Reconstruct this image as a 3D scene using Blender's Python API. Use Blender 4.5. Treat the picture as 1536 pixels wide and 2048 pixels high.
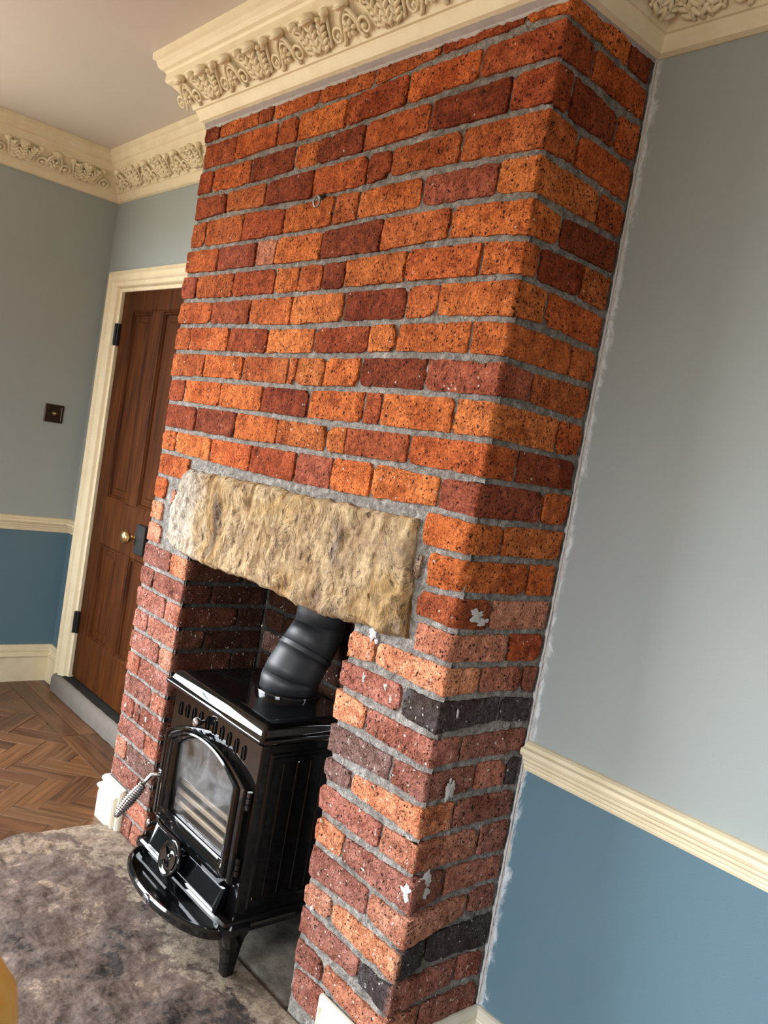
import bpy, math, random
from mathutils import Vector, Matrix, noise
R_ = random.Random(7)
scene = bpy.context.scene
for o in list(bpy.data.objects): bpy.data.objects.remove(o)
COL = scene.collection

# ------------------------------------------------------------------ camera
CAM = Vector((1.223, -1.345, 1.436))
cd = bpy.data.cameras.new('camera'); cam = bpy.data.objects.new('camera', cd); COL.objects.link(cam)
cd.sensor_fit = 'VERTICAL'; cd.sensor_height = 36.0; cd.lens = 36.0*1688.2/2048.0
cd.clip_start = 0.02
rt = Vector((0.645473, 0.743960, 0.172882)); up = Vector((-0.162462, -0.087437, 0.982833)); fw = Vector((-0.746305, 0.662479, -0.064427))
m = Matrix((rt, up, -fw)).transposed().to_4x4(); m.translation = CAM
cam.matrix_world = m
cd.dof.use_dof = True; cd.dof.focus_distance = 2.0; cd.dof.aperture_fstop = 14.0
scene.camera = cam
scene.cycles.max_bounces = 6; scene.cycles.glossy_bounces = 3

# ------------------------------------------------------------------ world, daylight, exposure
w = bpy.data.worlds.new('world'); scene.world = w; w.use_nodes = True
wn = w.node_tree; bg = wn.nodes['Background']
tcw = wn.nodes.new('ShaderNodeTexCoord'); sxw = wn.nodes.new('ShaderNodeSeparateXYZ'); rpw = wn.nodes.new('ShaderNodeValToRGB')
wn.links.new(tcw.outputs['Generated'], sxw.inputs[0]); mpw = wn.nodes.new('ShaderNodeMapRange'); mpw.inputs[1].default_value = -1.0; mpw.inputs[2].default_value = 1.0
wn.links.new(sxw.outputs[2], mpw.inputs[0]); wn.links.new(mpw.outputs[0], rpw.inputs[0]); wn.links.new(rpw.outputs[0], bg.inputs[0])
el = rpw.color_ramp.elements; el[0].position = 0.48; el[0].color = (0.155, 0.140, 0.112, 1); el[1].position = 0.56; el[1].color = (0.88, 0.94, 1.0, 1)   # dim ground, overcast sky
bg.inputs[1].default_value = 17.5
def portal(name, loc, target, sx, sy):
    l = bpy.data.lights.new(name, 'AREA'); l.shape = 'RECTANGLE'; l.size = sx; l.size_y = sy; l.energy = 1.0; l.cycles.is_portal = True
    o = bpy.data.objects.new(name, l); COL.objects.link(o); o.location = loc
    o.rotation_euler = (Vector(target)-Vector(loc)).to_track_quat('-Z', 'Y').to_euler()
    return o
portal('window_1_daylight', (-3.05, -2.35, 1.56), (0.0, -2.35, 1.56), 3.10, 1.72)
portal('window_2_daylight', (1.05, -4.33, 1.45), (1.05, 0.0, 1.45), 1.50, 1.46)
scene.view_settings.view_transform = 'Standard'; scene.view_settings.look = 'None'
scene.view_settings.gamma = 1.0; scene.view_settings.use_curve_mapping = False
scene.view_settings.exposure = 1.08

# ------------------------------------------------------------------ helpers
def lin(r, g, b):
    f = lambda c: (c/255/12.92) if c/255 <= 0.04045 else ((c/255+0.055)/1.055)**2.4
    return (f(r), f(g), f(b), 1.0)
def fn(x, y, z, s=1.0, o=3):
    return noise.fractal(Vector((x*s, y*s, z*s)), 1.0, 2.0, o)
def n1(x, y, z, s=1.0): return noise.noise(Vector((x*s, y*s, z*s)))
def mesh_data(name, verts, faces, mats, smooth=False, midx=None):
    me = bpy.data.meshes.new(name); me.from_pydata([tuple(v) for v in verts], [], faces); me.update()
    for mt in (mats if isinstance(mats, (list, tuple)) else [mats]): me.materials.append(mt)
    if smooth: me.polygons.foreach_set('use_smooth', [True]*len(me.polygons))
    if midx: me.polygons.foreach_set('material_index', midx)
    return me
def wloc(p):
    v = Vector((0, 0, 0))
    while p: v += p.location; p = p.parent
    return v
def obj(name, verts, faces, mat, parent=None, smooth=False, midx=None, color=None, tones=None):
    """verts in world space; origin goes to the base centre, parents carry no rotation"""
    vs = [Vector(v) for v in verts]
    lo = [min(v[i] for v in vs) for i in range(3)]; hi = [max(v[i] for v in vs) for i in range(3)]
    c = Vector(((lo[0]+hi[0])/2, (lo[1]+hi[1])/2, lo[2]))
    o = bpy.data.objects.new(name, mesh_data(name, [v-c for v in vs], faces, mat, smooth, midx)); COL.objects.link(o)
    o.location = c
    if parent: o.parent = parent; o.location = c-wloc(parent)
    if color: o.color = color
    if tones:
        at = o.data.color_attributes.new('tone', 'FLOAT_COLOR', 'POINT'); at.data.foreach_set('color', [c for q in tones for c in q])
    return o
def empty(name, loc):
    o = bpy.data.objects.new(name, None); COL.objects.link(o); o.location = loc; o.empty_display_size = 0.05; return o
def tag(o, label, cat, group=None):
    o['label'] = label; o['category'] = cat
    if group: o['group'] = group
    return o
def struct(o, label=None):
    o['kind'] = 'structure'
    if label: o['label'] = label
    return o
class MB:
    def __init__(s): s.v = []; s.f = []; s.m = []
    def add(s, v, f, mi=0):
        b = len(s.v); s.v += [Vector(q) for q in v]; s.f += [tuple(i+b for i in q) for q in f]; s.m += [mi]*len(f); return s
    def box(s, x0, x1, y0, y1, z0, z1, mi=0, bev=0.0):
        b = min(bev, (x1-x0)/2.01, (y1-y0)/2.01, (z1-z0)/2.01)
        if b <= 0:
            return s.add([(x0,y0,z0),(x1,y0,z0),(x1,y1,z0),(x0,y1,z0),(x0,y0,z1),(x1,y0,z1),(x1,y1,z1),(x0,y1,z1)],
                         [(0,3,2,1),(4,5,6,7),(0,1,5,4),(1,2,6,5),(2,3,7,6),(3,0,4,7)], mi)
        rings = []
        for z, i in ((z0, b), (z0+b, 0), (z1-b, 0), (z1, b)):
            X0, X1, Y0, Y1 = x0+i, x1-i, y0+i, y1-i
            c = b if i == 0 else b*0.6
            rings.append([(X0+c,Y0,z),(X1-c,Y0,z),(X1,Y0+c,z),(X1,Y1-c,z),(X1-c,Y1,z),(X0+c,Y1,z),(X0,Y1-c,z),(X0,Y0+c,z)])
        return s.loft(rings, True, True, mi)
    def loft(s, rings, capa=True, capb=True, mi=0, closed=True):
        n = len(rings[0]); v = [p for r in rings for p in r]; f = []
        for i in range(len(rings)-1):
            for j in range(n if closed else n-1):
                k = (j+1) % n
                f.append((i*n+j, i*n+k, (i+1)*n+k, (i+1)*n+j))
        if capa: f.append(tuple(range(n-1, -1, -1)))
        if capb: f.append(tuple((len(rings)-1)*n+j for j in range(n)))
        return s.add(v, f, mi)
    def tube(s, pts, rad, n=10, mi=0, cap=True):
        pts = [Vector(p) for p in pts]; rad = rad if isinstance(rad, (list, tuple)) else [rad]*len(pts)
        rings = []; ref = None
        for i, p in enumerate(pts):
            d = (pts[min(i+1, len(pts)-1)]-pts[max(i-1, 0)]).normalized()
            if ref is None:
                ref = Vector((0,0,1)) if abs(d.z) < 0.9 else Vector((1,0,0))
            a = (ref-d*ref.dot(d)).normalized(); b = d.cross(a); ref = a
            rings.append([p+(a*math.cos(t)+b*math.sin(t))*rad[i] for t in [2*math.pi*k/n for k in range(n)]])
        return s.loft(rings, cap, cap, mi)
    def lathe(s, prof, c, ax, n=20, mi=0, capa=True, capb=True):
        """prof: (radius, along) around axis ax through c"""
        ax = Vector(ax).normalized(); ref = Vector((0,0,1)) if abs(ax.z) < 0.9 else Vector((1,0,0))
        a = (ref-ax*ref.dot(ax)).normalized(); b = ax.cross(a); c = Vector(c)
        return s.loft([[c+ax*h+(a*math.cos(2*math.pi*k/n)+b*math.sin(2*math.pi*k/n))*r for k in range(n)] for r, h in prof], capa, capb, mi)
    def grid(s, nu, nv, fnc, mi=0, skip=None):
        v = [fnc(i, j) for j in range(nv) for i in range(nu)]
        f = [(j*nu+i, j*nu+i+1, (j+1)*nu+i+1, (j+1)*nu+i) for j in range(nv-1) for i in range(nu-1) if not (skip and skip(i, j))]
        return s.add(v, f, mi)
    def ellip(s, c, r, nu=12, nv=7, mi=0, rot=None):
        rings = []
        for j in range(nv+1):
            t = -math.pi/2+math.pi*j/nv
            t = max(min(t, 1.45), -1.45)
            rg = []
            for i in range(nu):
                q = Vector((r[0]*math.cos(t)*math.cos(2*math.pi*i/nu), r[1]*math.cos(t)*math.sin(2*math.pi*i/nu), r[2]*math.sin(t)))
                if rot: q = rot @ q
                rg.append(Vector(c)+q)
            rings.append(rg)
        return s.loft(rings, True, True, mi)
    def obj(s, name, mat, parent=None, smooth=False, color=None):
        return obj(name, s.v, s.f, mat, parent, smooth, s.m if isinstance(mat, (list, tuple)) else None, color)

# ------------------------------------------------------------------ node helpers
class NT:
    def __init__(s, name):
        s.mat = bpy.data.materials.new(name); s.mat.use_nodes = True; s.nt = s.mat.node_tree
        s.b = s.nt.nodes['Principled BSDF']; s.out = s.nt.nodes['Material Output']
        s.geo = None
    def n(s, typ, **kw):
        nd = s.nt.nodes.new(typ)
        for k, v in kw.items(): setattr(nd, k, v)
        return nd
    def l(s, a, b): s.nt.links.new(a, b)
    def setin(s, sock, v):
        if hasattr(v, 'is_output'): s.l(v, sock)
        elif isinstance(v, (int, float)) and sock.type in ('RGBA',): sock.default_value = (v, v, v, 1)
        else: sock.default_value = v
    def pos(s):
        if not s.geo: s.geo = s.n('ShaderNodeNewGeometry').outputs['Position']
        return s.geo
    def objco(s): return s.n('ShaderNodeTexCoord').outputs['Object']
    def vm(s, op, a, b):
        nd = s.n('ShaderNodeVectorMath', operation=op); s.setin(nd.inputs[0], a)
        if op == 'SCALE': s.setin(nd.inputs[3], b)
        else: s.setin(nd.inputs[1], b)
        return nd.outputs[0]
    def mp(s, v, scale=(1,1,1), rot=(0,0,0), loc=(0,0,0)):
        nd = s.n('ShaderNodeMapping'); s.l(v, nd.inputs[0]); nd.inputs[1].default_value = loc; nd.inputs[2].default_value = rot; nd.inputs[3].default_value = scale
        return nd.outputs[0]
    def noise(s, v, scale, detail=4, rough=0.55, dist=0.0):
        nd = s.n('ShaderNodeTexNoise'); s.l(v, nd.inputs['Vector']); nd.inputs['Scale'].default_value = scale
        nd.inputs['Detail'].default_value = detail; nd.inputs['Roughness'].default_value = rough; nd.inputs['Distortion'].default_value = dist
        return nd.outputs[0]
    def vor(s, v, scale):
        nd = s.n('ShaderNodeTexVoronoi'); s.l(v, nd.inputs['Vector']); nd.inputs['Scale'].default_value = scale
        sp = s.n('ShaderNodeSeparateColor'); s.l(nd.outputs['Color'], sp.inputs[0])
        return nd.outputs['Distance'], sp.outputs[0]
    def ramp(s, f, stops):
        nd = s.n('ShaderNodeValToRGB'); s.l(f, nd.inputs[0]); e = nd.color_ramp.elements
        while len(e) < len(stops): e.new(0.5)
        for i, (p, c) in enumerate(stops):
            e[i].position = p; e[i].color = c if isinstance(c, tuple) else (c, c, c, 1)
        return nd.outputs[0]
    def mr(s, v, a, b, c=0.0, d=1.0):
        nd = s.n('ShaderNodeMapRange'); s.setin(nd.inputs[0], v)
        for i, q in enumerate((a, b, c, d)): nd.inputs[i+1].default_value = q
        return nd.outputs[0]
    def math(s, op, a, b=0.0):
        nd = s.n('ShaderNodeMath', operation=op); s.setin(nd.inputs[0], a); s.setin(nd.inputs[1], b); return nd.outputs[0]
    def mix(s, f, a, b, mode='MIX'):
        nd = s.n('ShaderNodeMix', data_type='RGBA', blend_type=mode); s.setin(nd.inputs[0], f); s.setin(nd.inputs[6], a); s.setin(nd.inputs[7], b)
        return nd.outputs[2]
    def sep(s, v):
        nd = s.n('ShaderNodeSeparateXYZ'); s.l(v, nd.inputs[0]); return nd.outputs
    def bump(s, h, strength, dist, prev=None):
        nd = s.n('ShaderNodeBump'); s.setin(nd.inputs['Height'], h); nd.inputs['Strength'].default_value = strength; nd.inputs['Distance'].default_value = dist
        if prev is not None: s.l(prev, nd.inputs['Normal'])
        return nd.outputs[0]
    def fin(s, col, rough=0.7, normal=None, metal=0.0, spec=0.5):
        s.setin(s.b.inputs['Base Color'], col); s.setin(s.b.inputs['Roughness'], rough); s.b.inputs['Metallic'].default_value = metal
        s.b.inputs['Specular IOR Level'].default_value = spec
        if normal is not None: s.l(normal, s.b.inputs['Normal'])
        return s.mat

# ------------------------------------------------------------------ materials
def mat_brick():
    t = NT('brick'); oi = t.n('ShaderNodeObjectInfo')
    cb = t.n('ShaderNodeCombineXYZ'); 
    for i in range(3): t.l(oi.outputs['Random'], cb.inputs[i])
    off = t.vm('SCALE', cb.outputs[0], 37.0)
    p = t.vm('ADD', t.pos(), off)
    at = t.n('ShaderNodeAttribute', attribute_name='tone'); base = at.outputs['Color']
    nd = t.n('ShaderNodeTexNoise'); t.l(p, nd.inputs['Vector']); nd.inputs['Scale'].default_value = 70; nd.inputs['Detail'].default_value = 2
    q = t.vm('ADD', p, t.vm('SCALE', t.vm('SUBTRACT', nd.outputs['Color'], (0.5, 0.5, 0.5)), 0.014))
    big = t.noise(p, 8, 3, 0.6); mid = t.noise(q, 34, 5, 0.78, 0.4); fine = t.noise(p, 210, 2, 0.7); pat = t.noise(p, 16, 2, 0.6)
    c = t.mix(t.mr(big, 0.45, 0.70), base, t.mix(1.0, base, (0.70, 0.55, 0.46, 1), 'MULTIPLY'))
    c = t.mix(t.mr(mid, 0.34, 0.66), t.mix(1.0, c, (0.54, 0.43, 0.38, 1), 'MULTIPLY'), t.mix(1.0, c, (1.32, 1.33, 1.32, 1), 'MULTIPLY'))
    c = t.mix(t.mr(fine, 0.36, 0.60), t.mix(1.0, c, (0.60, 0.52, 0.48, 1), 'MULTIPLY'), c)
    d1, r1 = t.vor(q, 100); pit = t.math('MULTIPLY', t.mr(t.math('SUBTRACT', d1, t.math('MULTIPLY', r1, 0.22)), 0.00, 0.13, 1, 0), t.math('GREATER_THAN', r1, 0.76))
    d2, r2 = t.vor(q, 150); pit2 = t.math('MULTIPLY', t.mr(d2, 0.20, 0.42, 1, 0), t.math('GREATER_THAN', t.math('ADD', r2, t.math('MULTIPLY', pat, 0.6)), 0.98))
    rid = t.math('ABSOLUTE', t.math('SUBTRACT', t.noise(t.mp(q, (1, 1, 0.55), (0.3, 0.5, 0.2)), 48, 3, 0.62), 0.5))
    crk = t.math('MULTIPLY', t.mr(rid, 0.0, 0.022, 1, 0), t.mr(pat, 0.46, 0.60))
    pits = t.math('MAXIMUM', t.math('MAXIMUM', pit, pit2), t.math('MULTIPLY', crk, 0.85))
    c = t.mix(t.math('MULTIPLY', pits, 0.92), c, (0.022, 0.010, 0.007, 1))
    z = t.sep(t.pos())[2]
    d3, r3 = t.vor(t.mp(q, (1, 1, 1), (0.4, 0.3, 0.2), (3.3, 1.7, 9.1)), 85); amt = t.mr(z, 0.9, 1.25, 0.86, 0.965)
    sp = t.math('MULTIPLY', t.mr(d3, 0.14, 0.26, 1, 0), t.math('GREATER_THAN', r3, amt))
    fl = t.noise(t.mp(q, (1, 1, 0.5), (0.5, 0.9, 0.3)), 60, 3, 0.6, 1.5)
    flk = t.math('MULTIPLY', t.mr(fl, 0.665, 0.70), t.mr(z, 0.85, 1.15, 1.0, 0.0))
    c = t.mix(t.math('MAXIMUM', sp, flk), c, (0.70, 0.63, 0.56, 1))
    h = t.math('ADD', t.math('MULTIPLY', mid, 1.2), t.math('MULTIPLY', fine, 0.35)); h = t.math('SUBTRACT', h, t.math('MULTIPLY', pit, 0.6))
    return t.fin(c, 0.92, t.bump(h, 1.0, 0.012), 0, 0.15)
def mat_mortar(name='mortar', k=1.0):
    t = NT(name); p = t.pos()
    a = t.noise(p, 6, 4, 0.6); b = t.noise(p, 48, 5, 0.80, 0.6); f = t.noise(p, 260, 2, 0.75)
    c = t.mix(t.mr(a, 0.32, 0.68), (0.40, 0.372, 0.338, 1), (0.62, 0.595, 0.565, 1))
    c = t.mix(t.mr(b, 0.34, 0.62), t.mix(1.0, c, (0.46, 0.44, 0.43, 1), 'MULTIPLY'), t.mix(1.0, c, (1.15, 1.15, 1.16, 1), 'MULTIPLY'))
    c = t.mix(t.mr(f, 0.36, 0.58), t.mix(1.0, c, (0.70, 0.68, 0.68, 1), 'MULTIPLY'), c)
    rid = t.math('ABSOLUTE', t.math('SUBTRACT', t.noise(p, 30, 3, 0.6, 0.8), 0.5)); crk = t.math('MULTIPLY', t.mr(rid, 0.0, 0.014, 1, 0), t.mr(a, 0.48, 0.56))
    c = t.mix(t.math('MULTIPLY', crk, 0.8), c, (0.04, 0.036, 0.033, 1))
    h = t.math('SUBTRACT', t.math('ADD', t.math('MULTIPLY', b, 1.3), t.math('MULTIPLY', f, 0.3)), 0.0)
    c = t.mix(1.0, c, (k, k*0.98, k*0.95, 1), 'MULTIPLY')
    return t.fin(c, 0.95, t.bump(h, 1.0, 0.016), 0, 0.12)
def mat_lintel():
    t = NT('sandstone'); p = t.pos(); q = t.mp(p, (1.0, 1.0, 0.5), (0, -0.3, 0))
    a = t.noise(p, 3.6, 5, 0.66, 0.9); b = t.noise(q, 17, 6, 0.62, 1.0); f = t.noise(p, 110, 5, 0.7); k = t.noise(q, 9, 7, 0.7, 1.4)
    c = t.ramp(a, [(0.32, (0.22, 0.165, 0.12, 1)), (0.42, (0.42, 0.275, 0.12, 1)), (0.52, (0.48, 0.355, 0.205, 1)), (0.60, (0.36, 0.255, 0.145, 1)), (0.70, (0.21, 0.165, 0.135, 1))])
    c = t.mix(t.mr(b, 0.34, 0.58), t.mix(1.0, c, (0.46, 0.36, 0.28, 1), 'MULTIPLY'), t.mix(1.0, c, (1.12, 1.12, 1.14, 1), 'MULTIPLY'))
    x = t.sep(p)[0]; e = t.math('ADD', x, t.math('MULTIPLY', t.math('SUBTRACT', k, 0.5), 0.5))
    c = t.mix(t.mr(e, -1.24, -1.12, 0.9, 0.0), c, t.mix(t.mr(b, 0.3, 0.62), (0.30, 0.26, 0.205, 1), (0.56, 0.515, 0.44, 1)))
    d, r = t.vor(t.vm('ADD', q, t.vm('SCALE', t.vm('SUBTRACT', q, q), 1.0)), 34); pit = t.math('MULTIPLY', t.mr(t.math('SUBTRACT', d, t.math('MULTIPLY', r, 0.12)), 0.02, 0.15, 1, 0), t.math('GREATER_THAN', r, 0.74))
    rid = t.math('ABSOLUTE', t.math('SUBTRACT', k, 0.5)); crk = t.math('MULTIPLY', t.mr(rid, 0.0, 0.010, 1, 0), t.mr(f, 0.40, 0.56))
    pit = t.math('MAXIMUM', pit, t.math('MULTIPLY', crk, 0.75))
    c = t.mix(t.math('MULTIPLY', pit, 0.8), c, (0.10, 0.06, 0.03, 1))
    c = t.mix(t.mr(f, 0.36, 0.54, 0.5, 0.0), c, (0.20, 0.13, 0.075, 1))
    h = t.math('SUBTRACT', t.math('ADD', t.math('MULTIPLY', b, 1.4), t.math('MULTIPLY', f, 0.16)), t.math('MULTIPLY', pit, 0.7))
    return t.fin(c, 0.95, t.bump(h, 0.9, 0.012), 0, 0.15)
def mat_hearth(name, dark):
    t = NT(name); p = t.pos()
    a = t.noise(p, 3.6, 7, 0.64, 0.25); b = t.noise(p, 36, 6, 0.68, 0.2); f = t.noise(p, 150, 3, 0.7); g = t.noise(p, 10, 6, 0.62, 0.2)
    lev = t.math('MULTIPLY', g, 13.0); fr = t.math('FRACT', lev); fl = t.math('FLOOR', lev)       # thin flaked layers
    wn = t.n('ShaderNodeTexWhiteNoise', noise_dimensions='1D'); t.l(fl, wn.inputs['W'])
    lip = t.math('MULTIPLY', t.mr(fr, 0.02, 0.13, 1, 0), t.mr(b, 0.42, 0.47))  # shadow lines under the flake edges, painted into the stone colour
    lit = t.math('MULTIPLY', t.mr(fr, 0.86, 0.97, 0, 1), t.mr(b, 0.42, 0.47))  # lit rims of the flakes, a highlight painted into the colour
    if dark:
        n3 = t.math('ADD', a, t.math('MULTIPLY', t.math('SUBTRACT', b, 0.5), 0.30))
        c = t.ramp(n3, [(0.385, (0.035, 0.028, 0.025, 1)), (0.40, (0.088, 0.062, 0.051, 1)), (0.50, (0.130, 0.092, 0.074, 1)), (0.585, (0.170, 0.122, 0.096, 1)), (0.595, (0.27, 0.200, 0.142, 1)), (0.75, (0.34, 0.262, 0.188, 1))])
        x = t.sep(p); e = t.math('ADD', x[0], t.math('MULTIPLY', x[1], -0.55))
        n2 = t.math('ADD', e, t.math('MULTIPLY', t.math('SUBTRACT', n3, 0.5), 1.6))
        tan = t.mix(t.mr(b, 0.40, 0.60), (0.24, 0.182, 0.130, 1), (0.36, 0.285, 0.21, 1))
        c = t.mix(t.mr(n2, -1.30, -1.27, 0.9, 0.0), c, tan)
        c = t.mix(t.mr(t.math('ADD', x[1], t.math('MULTIPLY', n3, 0.5)), 0.11, 0.13, 0.0, 0.85), c, t.mix(t.mr(b, 0.40, 0.60), (0.20, 0.163, 0.122, 1), (0.33, 0.27, 0.205, 1)))
    else:
        c = t.ramp(a, [(0.3, (0.14, 0.132, 0.117, 1)), (0.5, (0.21, 0.192, 0.166, 1)), (0.7, (0.31, 0.272, 0.22, 1))])
    c = t.mix(1.0, c, t.mix(wn.outputs[0], (0.84, 0.82, 0.82, 1), (1.16, 1.13, 1.10, 1)), 'MULTIPLY')
    c = t.mix(t.mr(b, 0.38, 0.52), t.mix(1.0, c, (0.72, 0.69, 0.68, 1), 'MULTIPLY'), c)
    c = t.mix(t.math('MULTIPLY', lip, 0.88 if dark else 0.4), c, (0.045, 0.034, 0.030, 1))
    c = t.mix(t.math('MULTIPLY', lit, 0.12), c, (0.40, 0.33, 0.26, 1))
    c = t.mix(t.mr(f, 0.38, 0.55, 0.35, 0.0), c, t.mix(1.0, c, (0.5, 0.47, 0.46, 1), 'MULTIPLY'))
    h = t.math('ADD', t.math('ADD', t.math('MULTIPLY', fl, 0.6), t.math('MULTIPLY', b, 0.5)), t.math('MULTIPLY', f, 0.12))
    return t.fin(c, 0.72, t.bump(h, 0.8, 0.007 if dark else 0.005), 0, 0.35)
def mat_paint(name, col, edge=False):
    t = NT(name); p = t.pos(); a = t.noise(p, 1.6, 3, 0.5); f = t.noise(p, 220, 2, 0.5)
    c = t.mix(t.mr(a, 0.3, 0.7), t.mix(1.0, col, (0.93, 0.93, 0.94, 1), 'MULTIPLY'), col)
    if edge:
        x = t.sep(p); e = t.math('ADD', x[0], t.math('MULTIPLY', t.noise(t.mp(p, (1, 1, 0.35)), 26, 6, 0.75, 0.8), -0.10))
        c = t.mix(t.math('MULTIPLY', t.mr(e, -0.044, -0.030, 0.7, 0.0), t.math('GREATER_THAN', x[0], -0.03)), c, (0.80, 0.83, 0.86, 1))
    return t.fin(c, 0.62, t.bump(f, 0.12, 0.002), 0, 0.3)
def mat_trim(name, col):
    t = NT(name); p = t.pos(); a = t.noise(p, 14, 5, 0.6)
    c = t.mix(t.mr(a, 0.3, 0.7), t.mix(1.0, col, (0.90, 0.86, 0.80, 1), 'MULTIPLY'), col)
    return t.fin(c, 0.45, t.bump(t.noise(p, 90, 3, 0.5), 0.15, 0.002), 0, 0.4)
def mat_wood(name, dark, light, rough, usecol=False, scale=1.0, axis=0):
    t = NT(name); p = t.objco()
    if usecol:
        oi = t.n('ShaderNodeObjectInfo'); cb = t.n('ShaderNodeCombineXYZ')
        for i in range(3): t.l(oi.outputs['Random'], cb.inputs[i])
        p = t.vm('ADD', p, t.vm('SCALE', cb.outputs[0], 9.0))
    else: p = t.pos()
    st = [1.0, 1.0, 1.0]; st[axis] = 0.06
    a = t.noise(t.mp(p, tuple(st)), 55*scale, 6, 0.65, 0.6); b = t.noise(t.mp(p, tuple(min(1, q*3) for q in st)), 9*scale, 3, 0.5, 1.2)
    c = t.mix(t.mr(a, 0.32, 0.68), dark, light)
    c = t.mix(t.mr(b, 0.45, 0.75, 0.0, 0.55), c, dark)
    if usecol: c = t.mix(1.0, c, oi.outputs['Color'], 'MULTIPLY')
    return t.fin(c, rough, t.bump(a, 0.15, 0.002), 0, 0.5 if usecol else 0.10)
def mat_simple(name, col, rough, metal=0.0, spec=0.5, bumps=0.0, bscale=200):
    t = NT(name); p = t.pos(); a = t.noise(p, 40, 4, 0.6)
    c = t.mix(t.mr(a, 0.3, 0.7), t.mix(1.0, col, (0.88, 0.88, 0.88, 1), 'MULTIPLY'), col)
    nm = t.bump(t.noise(p, bscale, 3, 0.6), bumps, 0.002) if bumps else None
    return t.fin(c, rough, nm, metal, spec)
def mat_glass():
    t = NT('sooty_glass'); p = t.pos()
    tr = t.n('ShaderNodeBsdfTransparent'); tr.inputs[0].default_value = (0.86, 0.85, 0.83, 1)
    df = t.n('ShaderNodeBsdfDiffuse'); df.inputs[0].default_value = (0.24, 0.24, 0.245, 1)
    gl = t.n('ShaderNodeBsdfGlossy'); gl.inputs['Roughness'].default_value = 0.03
    z = t.sep(p)[2]
    haze = t.math('MULTIPLY', t.mr(t.noise(p, 14, 5, 0.65, 0.8), 0.36, 0.74, 0.02, 0.62), t.mr(z, 0.36, 0.45, 0.12, 1.0))
    m1 = t.n('ShaderNodeMixShader'); t.l(haze, m1.inputs[0]); t.l(tr.outputs[0], m1.inputs[1]); t.l(df.outputs[0], m1.inputs[2])
    lw = t.n('ShaderNodeLayerWeight'); lw.inputs[0].default_value = 0.5; fr = t.mr(t.math('POWER', lw.outputs['Facing'], 3.0), 0.0, 1.0, 0.03, 0.45)
    m2 = t.n('ShaderNodeMixShader'); t.l(fr, m2.inputs[0]); t.l(m1.outputs[0], m2.inputs[1]); t.l(gl.outputs[0], m2.inputs[2])
    t.l(m2.outputs[0], t.out.inputs['Surface']); return t.mat
def mat_clear():
    t = NT('window_glass'); tr = t.n('ShaderNodeBsdfTransparent'); gl = t.n('ShaderNodeBsdfGlossy'); gl.inputs['Roughness'].default_value = 0.02
    m1 = t.n('ShaderNodeMixShader'); m1.inputs[0].default_value = 0.05; t.l(tr.outputs[0], m1.inputs[1]); t.l(gl.outputs[0], m1.inputs[2])
    t.l(m1.outputs[0], t.out.inputs['Surface']); return t.mat
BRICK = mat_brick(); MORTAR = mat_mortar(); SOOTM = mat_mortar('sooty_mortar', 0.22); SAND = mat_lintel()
HEARTH = mat_hearth('hearth_stone', True); SLAB = mat_hearth('slab_stone', False)
UPPER = mat_paint('upper_wall_paint', (0.375, 0.415, 0.405, 1), True); LOWER = mat_paint('lower_wall_paint', (0.125, 0.215, 0.268, 1), True)
CEIL = mat_paint('ceiling_paint', (0.72, 0.65, 0.59, 1))
CREAM = mat_trim('cream_gloss', (0.88, 0.78, 0.56, 1)); WHITE = mat_trim('white_gloss', (0.74, 0.69, 0.57, 1))
PINE = mat_wood('stained_pine', (0.030, 0.0075, 0.0016, 1), (0.110, 0.032, 0.0056, 1), 0.6, False, 1.0, 2)
PARQ = mat_wood('parquet_oak', (0.062, 0.025, 0.010, 1), (0.205, 0.094, 0.041, 1), 0.36, True, 1.0, 0)
OAKF = mat_wood('floor_oak', (0.13, 0.055, 0.022, 1), (0.30, 0.145, 0.062, 1), 0.4, False, 0.8, 0)
ENAMEL = mat_simple('black_enamel', (0.0035, 0.0035, 0.004, 1), 0.07, 0, 0.6)
FLUE = mat_simple('matt_black_steel', (0.020, 0.021, 0.024, 1), 0.52, 0, 0.5, 0.1, 300)
BLACK = mat_simple('black_iron', (0.008, 0.008, 0.008, 1), 0.45)
VOIDBLK = mat_simple('void_black', (0.012, 0.011, 0.010, 1), 0.95, 0, 0.1, 0.4, 60)  # dull black that puts the dark of voids and recesses into colour
CHROME = mat_simple('chrome', (0.78, 0.78, 0.80, 1), 0.12, 1.0)
BRASS = mat_simple('brass', (0.60, 0.44, 0.20, 1), 0.28, 1.0)
BRONZE = mat_simple('dark_bronze', (0.05, 0.032, 0.02, 1), 0.35, 0.7)
PLASTER = mat_simple('torn_plaster', (0.56, 0.53, 0.51, 1), 0.9, 0, 0.2, 0.8, 90)
GREYMT = mat_simple('grey_metal', (0.30, 0.30, 0.31, 1), 0.35, 0.8)
GREYPL = mat_simple('bare_plaster', (0.40, 0.34, 0.33, 1), 0.9, 0, 0.2, 0.8, 70)
FIREBRICK = mat_simple('firebrick', (0.36, 0.325, 0.285, 1), 0.9, 0, 0.2, 0.6, 70)
STEEL = mat_simple('firebar_steel', (0.52, 0.42, 0.32, 1), 0.5, 0.1)
STEPST = mat_simple('step_stone', (0.20, 0.175, 0.15, 1), 0.9, 0, 0.2, 0.9, 45)
STEPDK = mat_simple('worn_step_top', (0.022, 0.018, 0.015, 1), 0.8, 0, 0.2, 0.8, 45)
GLASS = mat_glass(); CLEAR = mat_clear()
ORANGE = mat_wood('honey_pine', (0.95, 0.42, 0.08, 1), (1.0, 0.60, 0.17, 1), 0.4, False, 1.0, 2)

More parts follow.
